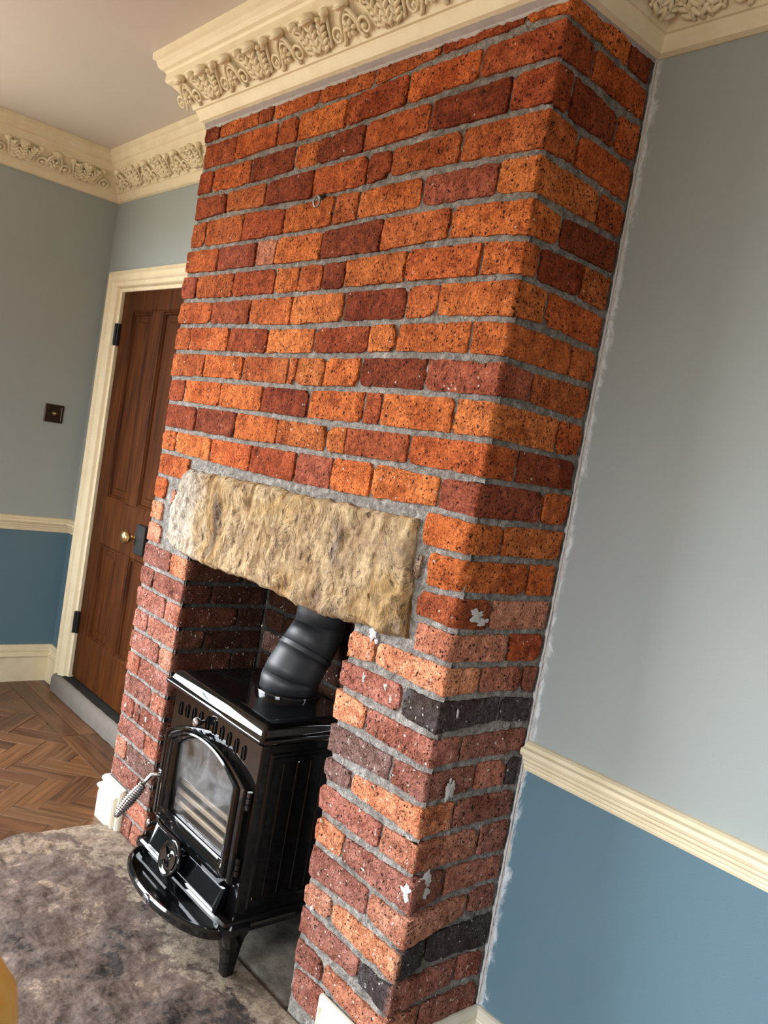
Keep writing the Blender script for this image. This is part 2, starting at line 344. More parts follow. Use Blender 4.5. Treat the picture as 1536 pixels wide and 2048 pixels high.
# ================================================================== the room
XL, YB, ZC, XR, YF = -3.039, 0.333, 2.655, 2.90, -4.32
LEFT = -1.515
def quads(lst):
    mb = MB()
    for q, mi in lst: mb.add(q, [(0, 1, 2, 3)], mi)
    return mb
# floor slab (rest of the boards beyond the built ones)
fl = MB().box(XL-0.1, XR+0.1, YF-0.1, YB+0.35, -0.08, -0.009).obj('floor', OAKF); struct(fl)
ce = MB().box(XL-0.1, XR+0.1, YF-0.1, YB+0.35, ZC, ZC+0.08).obj('ceiling', CEIL); struct(ce)
RAILR, RAILL = 0.78, 0.805
def wall_piece(mb, ax, v0, a0, a1, z0, z1, zr, t=0.1):
    """slab with lower blue / upper grey paint; ax 'x': plane x=v0 (outward thickness t sign), ax 'y' likewise"""
    for (za, zb, mi) in ((z0, min(z1, zr), 1), (max(z0, zr), z1, 0)):
        if zb <= za+1e-6: continue
        if ax == 'x': mb.box(min(v0, v0+t), max(v0, v0+t), a0, a1, za, zb, mi)
        else: mb.box(a0, a1, min(v0, v0+t), max(v0, v0+t), za, zb, mi)
DSH = -0.030                       # the old door frame leans a little
def shx(z): return DSH*(z-1.0)
wl = MB()
WY0, WY1, WZ0, WZ1 = -3.90, -0.80, 0.70, 2.42
wall_piece(wl, 'x', XL, YF-0.1, WY0, 0, ZC, RAILL, -0.1); wall_piece(wl, 'x', XL, WY1, YB+0.1, 0, ZC, RAILL, -0.1)
wall_piece(wl, 'x', XL, WY0, WY1, 0, WZ0, RAILL, -0.1); wall_piece(wl, 'x', XL, WY0, WY1, WZ1, ZC, RAILL, -0.1)
struct(wl.obj('wall_left', [UPPER, LOWER]))
wb = MB()
wall_piece(wb, 'y', YB, XL-0.1, -2.90, 0, ZC, RAILL); wall_piece(wb, 'y', YB, -2.90, -2.0, 2.06, ZC, RAILL)
wall_piece(wb, 'y', YB, -2.0, -1.48, 0, ZC, RAILL); wall_piece(wb, 'y', YB, -0.03, XR+0.1, 0, ZC, RAILR)
wb.box(-1.48, -0.03, YB+0.012, YB+0.11, 1.2, ZC, 0)
struct(wb.obj('wall_back', [UPPER, LOWER]))
wr = MB(); wall_piece(wr, 'x', XR, YF-0.1, YB+0.1, 0, ZC, RAILR, 0.1); struct(wr.obj('wall_right', [UPPER, LOWER]))
wf = MB(); BX0, BX1, BZ0, BZ1 = 0.30, 1.80, 0.72, 2.18
wall_piece(wf, 'y', YF, XL-0.1, BX0, 0, ZC, RAILR, -0.1); wall_piece(wf, 'y', YF, BX1, XR+0.1, 0, ZC, RAILR, -0.1)
wall_piece(wf, 'y', YF, BX0, BX1, 0, BZ0, RAILR, -0.1); wall_piece(wf, 'y', YF, BX0, BX1, BZ1, ZC, RAILR, -0.1)
struct(wf.obj('wall_front', [UPPER, LOWER]))
# sash windows (behind the camera's view)
def window(name, ax, v, a0, a1, z0, z1):
    root = empty(name, ((v, (a0+a1)/2, z0) if ax == 'x' else ((a0+a1)/2, v, z0))); struct(root)
    def b(nm, p0, p1, za, zb, d0, d1, mat):
        mb = MB()
        if mat is CLEAR:
            q = [(p0, za), (p1, za), (p1, zb), (p0, zb)]; dm = v+(d0+d1)/2
            mb.add([(dm, a, b_) if ax == 'x' else (a, dm, b_) for a, b_ in q], [(0, 1, 2, 3)])
        elif ax == 'x': mb.box(v+d0, v+d1, p0, p1, za, zb, 0, 0.004)
        else: mb.box(p0, p1, v+d0, v+d1, za, zb, 0, 0.004)
        mb.obj(nm, mat, root)
    b('window_frame', a0, a0+0.06, z0, z1, -0.08, -0.03, WHITE); b('window_frame', a1-0.06, a1, z0, z1, -0.08, -0.03, WHITE)
    b('window_frame', a0+0.06, a1-0.06, z1-0.06, z1, -0.08, -0.03, WHITE); b('window_frame', a0+0.06, a1-0.06, z0, z0+0.07, -0.08, -0.03, WHITE)
    b('meeting_rail', a0+0.06, a1-0.06, (z0+z1)/2-0.025, (z0+z1)/2+0.025, -0.08, -0.035, WHITE)
    b('window_pane', a0+0.06, a1-0.06, z0+0.07, (z0+z1)/2-0.025, -0.062, -0.056, CLEAR)
    b('window_pane', a0+0.06, a1-0.06, (z0+z1)/2+0.025, z1-0.06, -0.062, -0.056, CLEAR)
    b('window_sill', a0-0.05, a1+0.05, z0-0.03, z0-0.002, -0.08, 0.05, WHITE)
window('window_1', 'x', XL, WY0, WY1, WZ0, WZ1)
window('window_2', 'y', YF, BX0, BX1, BZ0, BZ1)

# ------------------------------------------------------------------ swept mouldings
def sweep(path, prof, scales=None, ends=True):
    """path (x,y) with the room on its right-hand side; prof (projection, z)"""
    pts = [Vector(p) for p in path]; n = len(pts); rings = []
    for i, p in enumerate(pts):
        ns = []
        if i > 0: d = (pts[i]-pts[i-1]).normalized(); ns.append(Vector((d.y, -d.x)))
        if i < n-1: d = (pts[i+1]-pts[i]).normalized(); ns.append(Vector((d.y, -d.x)))
        mvec = ns[0] if len(ns) == 1 else (ns[0]+ns[1])/(1+ns[0].dot(ns[1]))
        s = scales[i] if scales else 1.0
        rings.append([(p.x+mvec.x*q*s, p.y+mvec.y*q*s, z) for q, z in prof])
    mb = MB(); mb.loft(rings, ends, ends, 0, True); return mb
CORN = [(-0.006, 2.449), (0.006, 2.447), (0.019, 2.452), (0.022, 2.460), (0.030, 2.476), (0.033, 2.484), (0.040, 2.485), (0.048, 2.500), (0.072, 2.528), (0.100, 2.553),
        (0.114, 2.560), (0.120, 2.566), (0.119, 2.590), (0.124, 2.597), (0.134, 2.602), (0.143, 2.612), (0.148, 2.628), (0.158, 2.634), (0.160, 2.6545), (-0.006, 2.6545)]
CX0 = -1.532
cpath = [(XL, YF), (XL, YB), (CX0, YB), (CX0, 0.0), (0.0, 0.0), (0.0, YB), (XR, YB)]
cor = sweep(cpath, CORN, [0.8, 0.8, 0.9, 1, 1, 1, 1]).obj('trim_1', CREAM); struct(cor, 'cream plaster cornice with acanthus frieze')
# frieze ornament: built once in a local frame (t along, s up the slope, n out), then copied
A0, B0 = Vector((0.044, 2.492)), Vector((0.110, 2.560)); SL = (B0-A0).length; SD = (B0-A0)/SL; ND = Vector((SD.y, -SD.x))
def orn_mesh(name, mb): return mesh_data(name, mb.v, mb.f, CREAM, True)
def spiral(turns, r0, r1, n=20, ph=0.0, sgn=1, n0=0.004):
    return [Vector((sgn*(r0+(r1-r0)*i/n)*math.cos(ph+turns*2*math.pi*i/n), (r0+(r1-r0)*i/n)*math.sin(ph+turns*2*math.pi*i/n), n0+0.004*i/n)) for i in range(n+1)]
mb = MB(); mb.tube(spiral(1.35, 0.0275, 0.008, 22, -1.2), [0.0058-0.0025*i/22 for i in range(23)], 6); mb.ellip((0.002, 0, 0.008), (0.008, 0.008, 0.006), 8, 4)
SCROLL = orn_mesh('scroll', mb)
mb = MB()
for k in range(6):
    a = 2*math.pi*k/6; mb.ellip((0.012*math.cos(a), 0.012*math.sin(a), 0.006), (0.0085, 0.0055, 0.006), 8, 4, 0, Matrix.Rotation(a, 3, 'Z'))
mb.ellip((0, 0, 0.010), (0.006, 0.006, 0.006), 8, 4); ROSE = orn_mesh('rosette', mb)
mb = MB()                                   # arch band over the rosette
mb.tube([Vector((0.027*math.cos(a), -0.010+0.044*math.sin(a), 0.005)) for a in [math.pi*k/14 for k in range(15)]], 0.0042, 6); 
mb.tube([Vector((0.0195*math.cos(a), -0.010+0.034*math.sin(a), 0.004)) for a in [math.pi*k/14 for k in range(15)]], 0.0028, 6); ARCH = orn_mesh('arch_band', mb)
mb = MB()                                   # acanthus leaf: midrib with paired lobes, curling out at the tip
mb.tube([(0, 0.0, 0.003), (0, 0.03, 0.006), (0, 0.06, 0.010), (0.002, 0.082, 0.018)], [0.005, 0.0042, 0.0036, 0.003], 6)
for k in range(5):
    for sg in (-1, 1):
        y = 0.008+0.0155*k; ln = 0.017-0.0014*k
        mb.ellip((sg*(0.009-0.0006*k), y+0.008, 0.006+0.001*k), (ln, 0.0062, 0.006), 8, 4, 0, Matrix.Rotation(sg*(0.75) if sg > 0 else math.pi-0.75, 3, 'Z'))
mb.ellip((0.002, 0.083, 0.017), (0.008, 0.007, 0.008), 8, 5); LEAF = orn_mesh('acanthus_leaf', mb)
mb = MB(); mb.tube([(0.020, 0.080, 0.004), (0.012, 0.045, 0.006), (0.003, 0.012, 0.005), (-0.003, 0.004, 0.004)], [0.0045, 0.0038, 0.0034, 0.004], 6)
mb.tube([(-0.022, 0.074, 0.004), (-0.013, 0.040, 0.006), (-0.004, 0.012, 0.005), (0.003, 0.004, 0.004)], [0.0045, 0.0038, 0.0034, 0.004], 6); STEM = orn_mesh('stem', mb)
mb = MB(); mb.ellip((0, 0, 0), (0.0185, 0.0125, 0.0125), 12, 6); mb.tube([(-0.018, -0.002, 0.006), (0, -0.003, 0.0145), (0.018, -0.002, 0.006)], 0.003, 5); BEAD = orn_mesh('bead', mb)
mb = MB(); mb.ellip((0, 0, 0), (0.0125, 0.0105, 0.011), 10, 6); mb.ellip((0.006, -0.010, 0.002), (0.006, 0.009, 0.006), 8, 4); BUD = orn_mesh('bud', mb)
def place_orn(me, name, base, tdir, outn, sc, t, s, n, flip=False, size=1.0, ang=0.0):
    q = A0+SD*s+ND*n
    pos = Vector((base.x+tdir.x*t+outn.x*q.x*sc, base.y+tdir.y*t+outn.y*q.x*sc, q.y))
    ex = Vector((tdir.x, tdir.y, 0)); ey = Vector((outn.x*SD.x, outn.y*SD.x, SD.y)).normalized(); ez = Vector((outn.x*ND.x, outn.y*ND.x, ND.y)).normalized()
    if flip: ex = -ex
    ex, ey = ex*math.cos(ang)+ey*math.sin(ang), ey*math.cos(ang)-ex*math.sin(ang)
    o = bpy.data.objects.new(name, me); COL.objects.link(o)
    mm = Matrix((ex*size, ey*size, ez*size)).transposed().to_4x4(); mm.translation = pos-cor.location
    o.parent = cor; o.matrix_local = mm
def frieze(p0, p1, sc0, sc1, start, pitch, t0=None, t1=None):
    p0 = Vector(p0); p1 = Vector(p1); d = (p1-p0).normalized(); L = (p1-p0).length; on = Vector((d.y, -d.x))
    t0 = 0.0 if t0 is None else t0; t1 = L if t1 is None else t1
    k = -3
    while True:
        t = start+k*pitch; k += 1
        if t > t1+pitch: break
        def put(me, nm, dt, s, n, fl=False, size=1.0, ang=0.0):
            tt = t+dt
            if t0 <= tt <= t1: place_orn(me, nm, p0, d, on, sc0+(sc1-sc0)*tt/L, tt, s, n, fl, size, ang)
        put(ROSE, 'rosette', 0.0, 0.034, 0.002, False, 1.25); put(ARCH, 'arch_band', 0.0, 0.034, 0.001, False, 1.35)
        put(SCROLL, 'scroll', -0.056, 0.026, 0.001, False, 1.0); put(SCROLL, 'scroll', 0.056, 0.026, 0.001, True, 1.0)
        put(LEAF, 'acanthus_leaf', 0.128, 0.000, 0.002, False, 1.05, 0.35); put(LEAF, 'acanthus_leaf', 0.1475, 0.000, 0.004, False, 1.12); put(LEAF, 'acanthus_leaf', 0.167, 0.000, 0.002, False, 1.05, -0.35)
        put(STEM, 'stem', 0.098, 0.004, 0.001, False, 1.05); put(STEM, 'stem', 0.197, 0.004, 0.001, True, 1.05)
        put(BEAD, 'bead', 0.0, 0.092, 0.010, False, 1.35); put(BUD, 'bud', 0.074, 0.091, 0.010, False, 1.25); put(BEAD, 'bead', 0.1475, 0.092, 0.012, False, 1.5); put(BUD, 'bud', 0.221, 0.091, 0.010, True, 1.25)
frieze((CX0, 0.0), (0.0, 0.0), 1, 1, CX0*-1-1.255, 0.295, -0.09, 1.62)
frieze((XL, YF), (XL, YB), 0.8, 0.8, 4.30, 0.295, 3.85, 4.58)
frieze((XL, YB), (CX0, YB), 0.8, 0.9, 0.16, 0.295, 0.09, 1.45)
frieze((0.0, YB), (XR, YB), 1, 1, 0.28, 0.295, 0.10, 0.80)
frieze((CX0, YB), (CX0, 0.0), 0.9, 1, 0.12, 0.295, 0.0, 0.34)
frieze((0.0, 0.0), (0.0, YB), 1, 1, 0.10, 0.295, 0.02, 0.26)

RAIL = [(0, 0), (0.006, 0.001), (0.009, 0.008), (0.009, 0.014), (0.013, 0.017), (0.014, 0.024), (0.019, 0.030), (0.020, 0.037), (0.030, 0.042), (0.034, 0.050), (0.031, 0.058), (0.022, 0.061), (0.017, 0.068), (0.009, 0.072), (0, 0.073)]
def rail(name, path, z): return struct(sweep(path, [(q, z+h) for q, h in RAIL]).obj(name, CREAM))
rail('trim_2', [(XL, YF), (XL, YB), (-2.905, YB)], 0.770)
rail('trim_3', [(0.008, YB), (XR, YB)], 0.745)
def skirt(h, s=1.0):
    return [(0, 0), (0.020, 0), (0.020, h-0.066), (0.024, h-0.062), (0.028, h-0.055), (0.024, h-0.046), (0.017, h-0.043), (0.016, h-0.038), (0.020, h-0.030), (0.019, h-0.020), (0.012, h-0.010), (0.010, h), (0, h)]
struct(sweep([(XL, YF), (XL, YB), (-2.90, YB)], skirt(0.187)).obj('baseboard_left', CREAM))

# ------------------------------------------------------------------ door, architrave, step
def shear(mb):
    for v in mb.v: v.x += shx(v.z)
    return mb
DX0, DX1, DZ0, DZ1 = -2.795, -2.060, 0.105, 2.005
door = empty('door_1', ((DX0+DX1)/2, 0.37, DZ0)); struct(door, 'brown stained four panel pine door')
def dpart(nm, x0, x1, z0, z1, y0=0.345, y1=0.385, mat=PINE, bev=0.003):
    return shear(MB().box(x0, x1, y0, y1, z0, z1, 0, bev)).obj(nm, mat, door)
PX = [(-2.690, -2.462), (-2.362, -2.150)]; PZ = [(0.325, 0.790), (1.013, 1.910)]
dpart('stile', DX0, PX[0][0], DZ0, DZ1); dpart('stile', PX[1][1], DX1, DZ0, DZ1)
dpart('rail', PX[0][0], PX[1][1], DZ0, PZ[0][0]); dpart('rail', PX[0][0], PX[1][1], PZ[0][1], PZ[1][0]); dpart('rail', PX[0][0], PX[1][1], PZ[1][1], DZ1)
for z0, z1 in PZ:
    dpart('muntin', PX[0][1], PX[1][0], z0, z1)
    for x0, x1 in PX:
        mb = MB(); rings = []
        for i, y in ((0.0, 0.347), (0.005, 0.349), (0.010, 0.357), (0.016, 0.356), (0.020, 0.364), (0.050, 0.364), (0.056, 0.359), (0.062, 0.359)):
            rings.append([(x0+i, y, z0+i), (x1-i, y, z0+i), (x1-i, y, z1-i), (x0+i, y, z1-i)])
        shear(mb.loft(rings, False, True)).obj('panel', PINE, door)
lk = dpart('rim_lock', -2.262, -2.175, 0.825, 0.955, 0.318, 0.345, BLACK)
mb = MB(); mb.lathe([(0.010, 0), (0.009, 0.025), (0.014, 0.032), (0.026, 0.040), (0.031, 0.052), (0.027, 0.066), (0.012, 0.073)], (-2.292, 0.345, 0.888), (0, -1, 0), 16)
mb.lathe([(0.026, 0), (0.024, 0.005), (0.012, 0.008)], (-2.292, 0.346, 0.888), (0, -1, 0), 16); shear(mb).obj('knob', BRASS, door, True)
for z0, z1 in ((1.742, 1.848), (0.318, 0.424)):
    mb = MB(); mb.box(DX0-0.022, DX0+0.012, 0.328, 0.346, z0, z1, 0, 0.002); mb.tube([(DX0-0.006, 0.325, z0), (DX0-0.006, 0.325, z1)], 0.008, 8); shear(mb).obj('hinge', BLACK, door)
ARC = [(0.000, 0.333), (0.000, 0.313), (0.006, 0.303), (0.016, 0.300), (0.022, 0.306), (0.026, 0.309), (0.050, 0.309), (0.054, 0.305), (0.062, 0.303), (0.070, 0.310), (0.088, 0.313), (0.094, 0.318), (0.100, 0.333), (0.118, 0.336), (0.118, 0.390), (0.0, 0.390)]
AX, AZ, BXX = -2.925, 2.100, -1.930
mb = MB(); rings = [[(AX+i, y, 0.0) for i, y in ARC], [(AX+i, y, AZ-i*0.82) for i, y in ARC], [(BXX-i, y, AZ-i*0.82) for i, y in ARC], [(BXX-i, y, 0.0) for i, y in ARC]]
struct(shear(mb.loft(rings, True, True)).obj('trim_4', CREAM), 'cream moulded architrave round the pine door')
# worn stone doorstep: lumpy block, dark tread
mb = MB(); NX = 40
def stepf(i, j):
    x = -2.865+0.90*i/NX; prof = [(0.287, 0.0), (0.283, 0.03), (0.285, 0.065), (0.296, 0.084), (0.310, 0.088), (0.36, 0.094), (0.45, 0.098)]
    y, z = prof[j]; w_ = 0.004*fn(x, y, z, 18, 3)
    return (x, y+w_*(1 if j < 4 else 0), max(0.0, z+(w_*0.8 if j > 1 else 0)))
mb.grid(NX+1, 7, stepf); mb.m = [0 if (k // NX) < 4 else 1 for k in range(len(mb.f))]
mb.add([stepf(0, j) for j in range(7)]+[(-2.865, 0.45, 0)], [tuple(range(7, -1, -1))]); mb.add([stepf(NX, j) for j in range(7)]+[(-1.965, 0.45, 0)], [tuple(range(8))])
tag(mb.obj('stone_doorstep', [STEPST, STEPDK], None, True), 'worn grey stone doorstep with a dark tread below the brown door', 'step')
# dark lining behind the door
struct(MB().box(-2.95, -1.95, 0.44, 0.47, 0.0, 2.1).obj('wall_hall', VOIDBLK))
# light switch on the left wall
sw = empty('light_switch', (XL, 0.167, 1.318)); tag(sw, 'dark bronze square switch plate on the grey left wall', 'switch')
mb = MB(); rg = []
for i, x in ((0.0, XL), (0.0, XL+0.004), (0.004, XL+0.007), (0.010, XL+0.007), (0.013, XL+0.005)):
    rg.append([(x, 0.121+i, 1.319+i), (x, 0.214-i, 1.319+i), (x, 0.214-i, 1.408-i), (x, 0.121+i, 1.408-i)])
mb.loft(rg); mb.obj('plate', BRONZE, sw)
mb = MB(); mb.lathe([(0.011, 0), (0.011, 0.006), (0.008, 0.008), (0.006, 0.018), (0.004, 0.020)], (XL+0.005, 0.168, 1.364), (1, 0, 0), 14); mb.obj('toggle', BRASS, sw, True)

# ------------------------------------------------------------------ parquet: herringbone blocks cut to a straight border
PL, PW = 0.258, 0.086
def clip(poly, ax, v, keep_less):
    out = []
    for i in range(len(poly)):
        a, b = poly[i], poly[(i+1) % len(poly)]
        ia = (a[ax] <= v) == keep_less or a[ax] == v; ib = (b[ax] <= v) == keep_less or b[ax] == v
        if ia: out.append(a)
        if ia != ib:
            k = (v-a[ax])/(b[ax]-a[ax]); out.append((a[0]+(b[0]-a[0])*k, a[1]+(b[1]-a[1])*k))
    return out
PC = [(1.0, 0.98, 0.95), (0.86, 0.80, 0.78), (1.16, 1.12, 1.05), (0.74, 0.68, 0.66), (1.02, 0.90, 0.80), (0.92, 0.95, 1.0), (1.25, 1.15, 1.0)]
def plank(poly, ang, cen, zt):
    if len(poly) < 3: return
    ar = abs(sum(poly[i][0]*poly[(i+1) % len(poly)][1]-poly[(i+1) % len(poly)][0]*poly[i][1] for i in range(len(poly))))/2
    if ar < 0.0006: return
    c, s = math.cos(-ang), math.sin(-ang); lp = [((x-cen[0])*c-(y-cen[1])*s, (x-cen[0])*s+(y-cen[1])*c) for x, y in poly]
    mx = sum(p[0] for p in lp)/len(lp); my = sum(p[1] for p in lp)/len(lp)
    ins = [(mx+(x-mx)*(1-0.0016/max(abs(x-mx), 0.01)), my+(y-my)*(1-0.0016/max(abs(y-my), 0.01))) for x, y in lp]
    n = len(lp); v = [(x, y, -0.012) for x, y in lp]+[(x, y, zt-0.0012) for x, y in lp]+[(x, y, zt) for x, y in ins]
    f = [(i, (i+1) % n, n+(i+1) % n, n+i) for i in range(n)]+[(n+i, n+(i+1) % n, 2*n+(i+1) % n, 2*n+i) for i in range(n)]+[tuple(range(2*n, 3*n))]
    o = bpy.data.objects.new('plank', mesh_data('plank', v, f, PARQ)); COL.objects.link(o)
    o.parent = fl; o.location = Vector((cen[0], cen[1], 0))-fl.location; o.rotation_euler = (0, 0, ang)
    k = R_.choice(PC); o.color = (k[0], k[1], k[2], 1)
OX, OY = -1.985, -0.068; c45 = math.sqrt(0.5)
# herringbone in a frame turned 45 degrees: columns of alternating horizontal / vertical blocks
U = PW
for i in range(-26, 27):
    for j in range(-26, 27):
        for kind in (0, 1):
            if kind == 0:
                if (i-j) % 6: continue
                u0, v0, u1, v1 = i*U, j*U, i*U+PL, j*U+PW
            else:
                if (i-j) % 6 != 5: continue
                u0, v0, u1, v1 = i*U, (j-1)*U+PW-PL+PW*2-PW, i*U+PW, (j-1)*U+PW+PW*2-PW
                v0 = j*U; v1 = j*U+PL
            P = [(u0, v0), (u1, v0), (u1, v1), (u0, v1)]
            W_ = [(OX+(u-v)*c45, OY+(u+v)*c45) for u, v in P]
            if min(p[0] for p in W_) > -1.44 or max(p[0] for p in W_) < XL or min(p[1] for p in W_) > 0.122 or max(p[1] for p in W_) < -0.72: continue
            for (ax, vv, less) in ((0, -1.436, True), (0, XL+0.02, False), (1, 0.122, True), (1, -0.72, False)):
                W_ = clip(W_, ax, vv, less)
                if len(W_) < 3: break
            if len(W_) < 3: continue
            cu, cv = (u0+u1)/2, (v0+v1)/2
            plank(W_, math.pi/4+(math.pi/2 if kind else 0), (OX+(cu-cv)*c45, OY+(cu+cv)*c45), R_.uniform(-0.0006, 0.0006))
x = XL+0.02
while x < -1.55:                                   # border boards along the wall
    x2 = min(x+R_.uniform(0.5, 0.8), -1.54)
    for ya, yb in ((0.124, 0.206), (0.208, 0.284)):
        plank([(x, ya), (x2-0.002, ya), (x2-0.002, yb), (x, yb)], 0.0, ((x+x2)/2, (ya+yb)/2), R_.uniform(-0.0005, 0.0005))
    x = x2

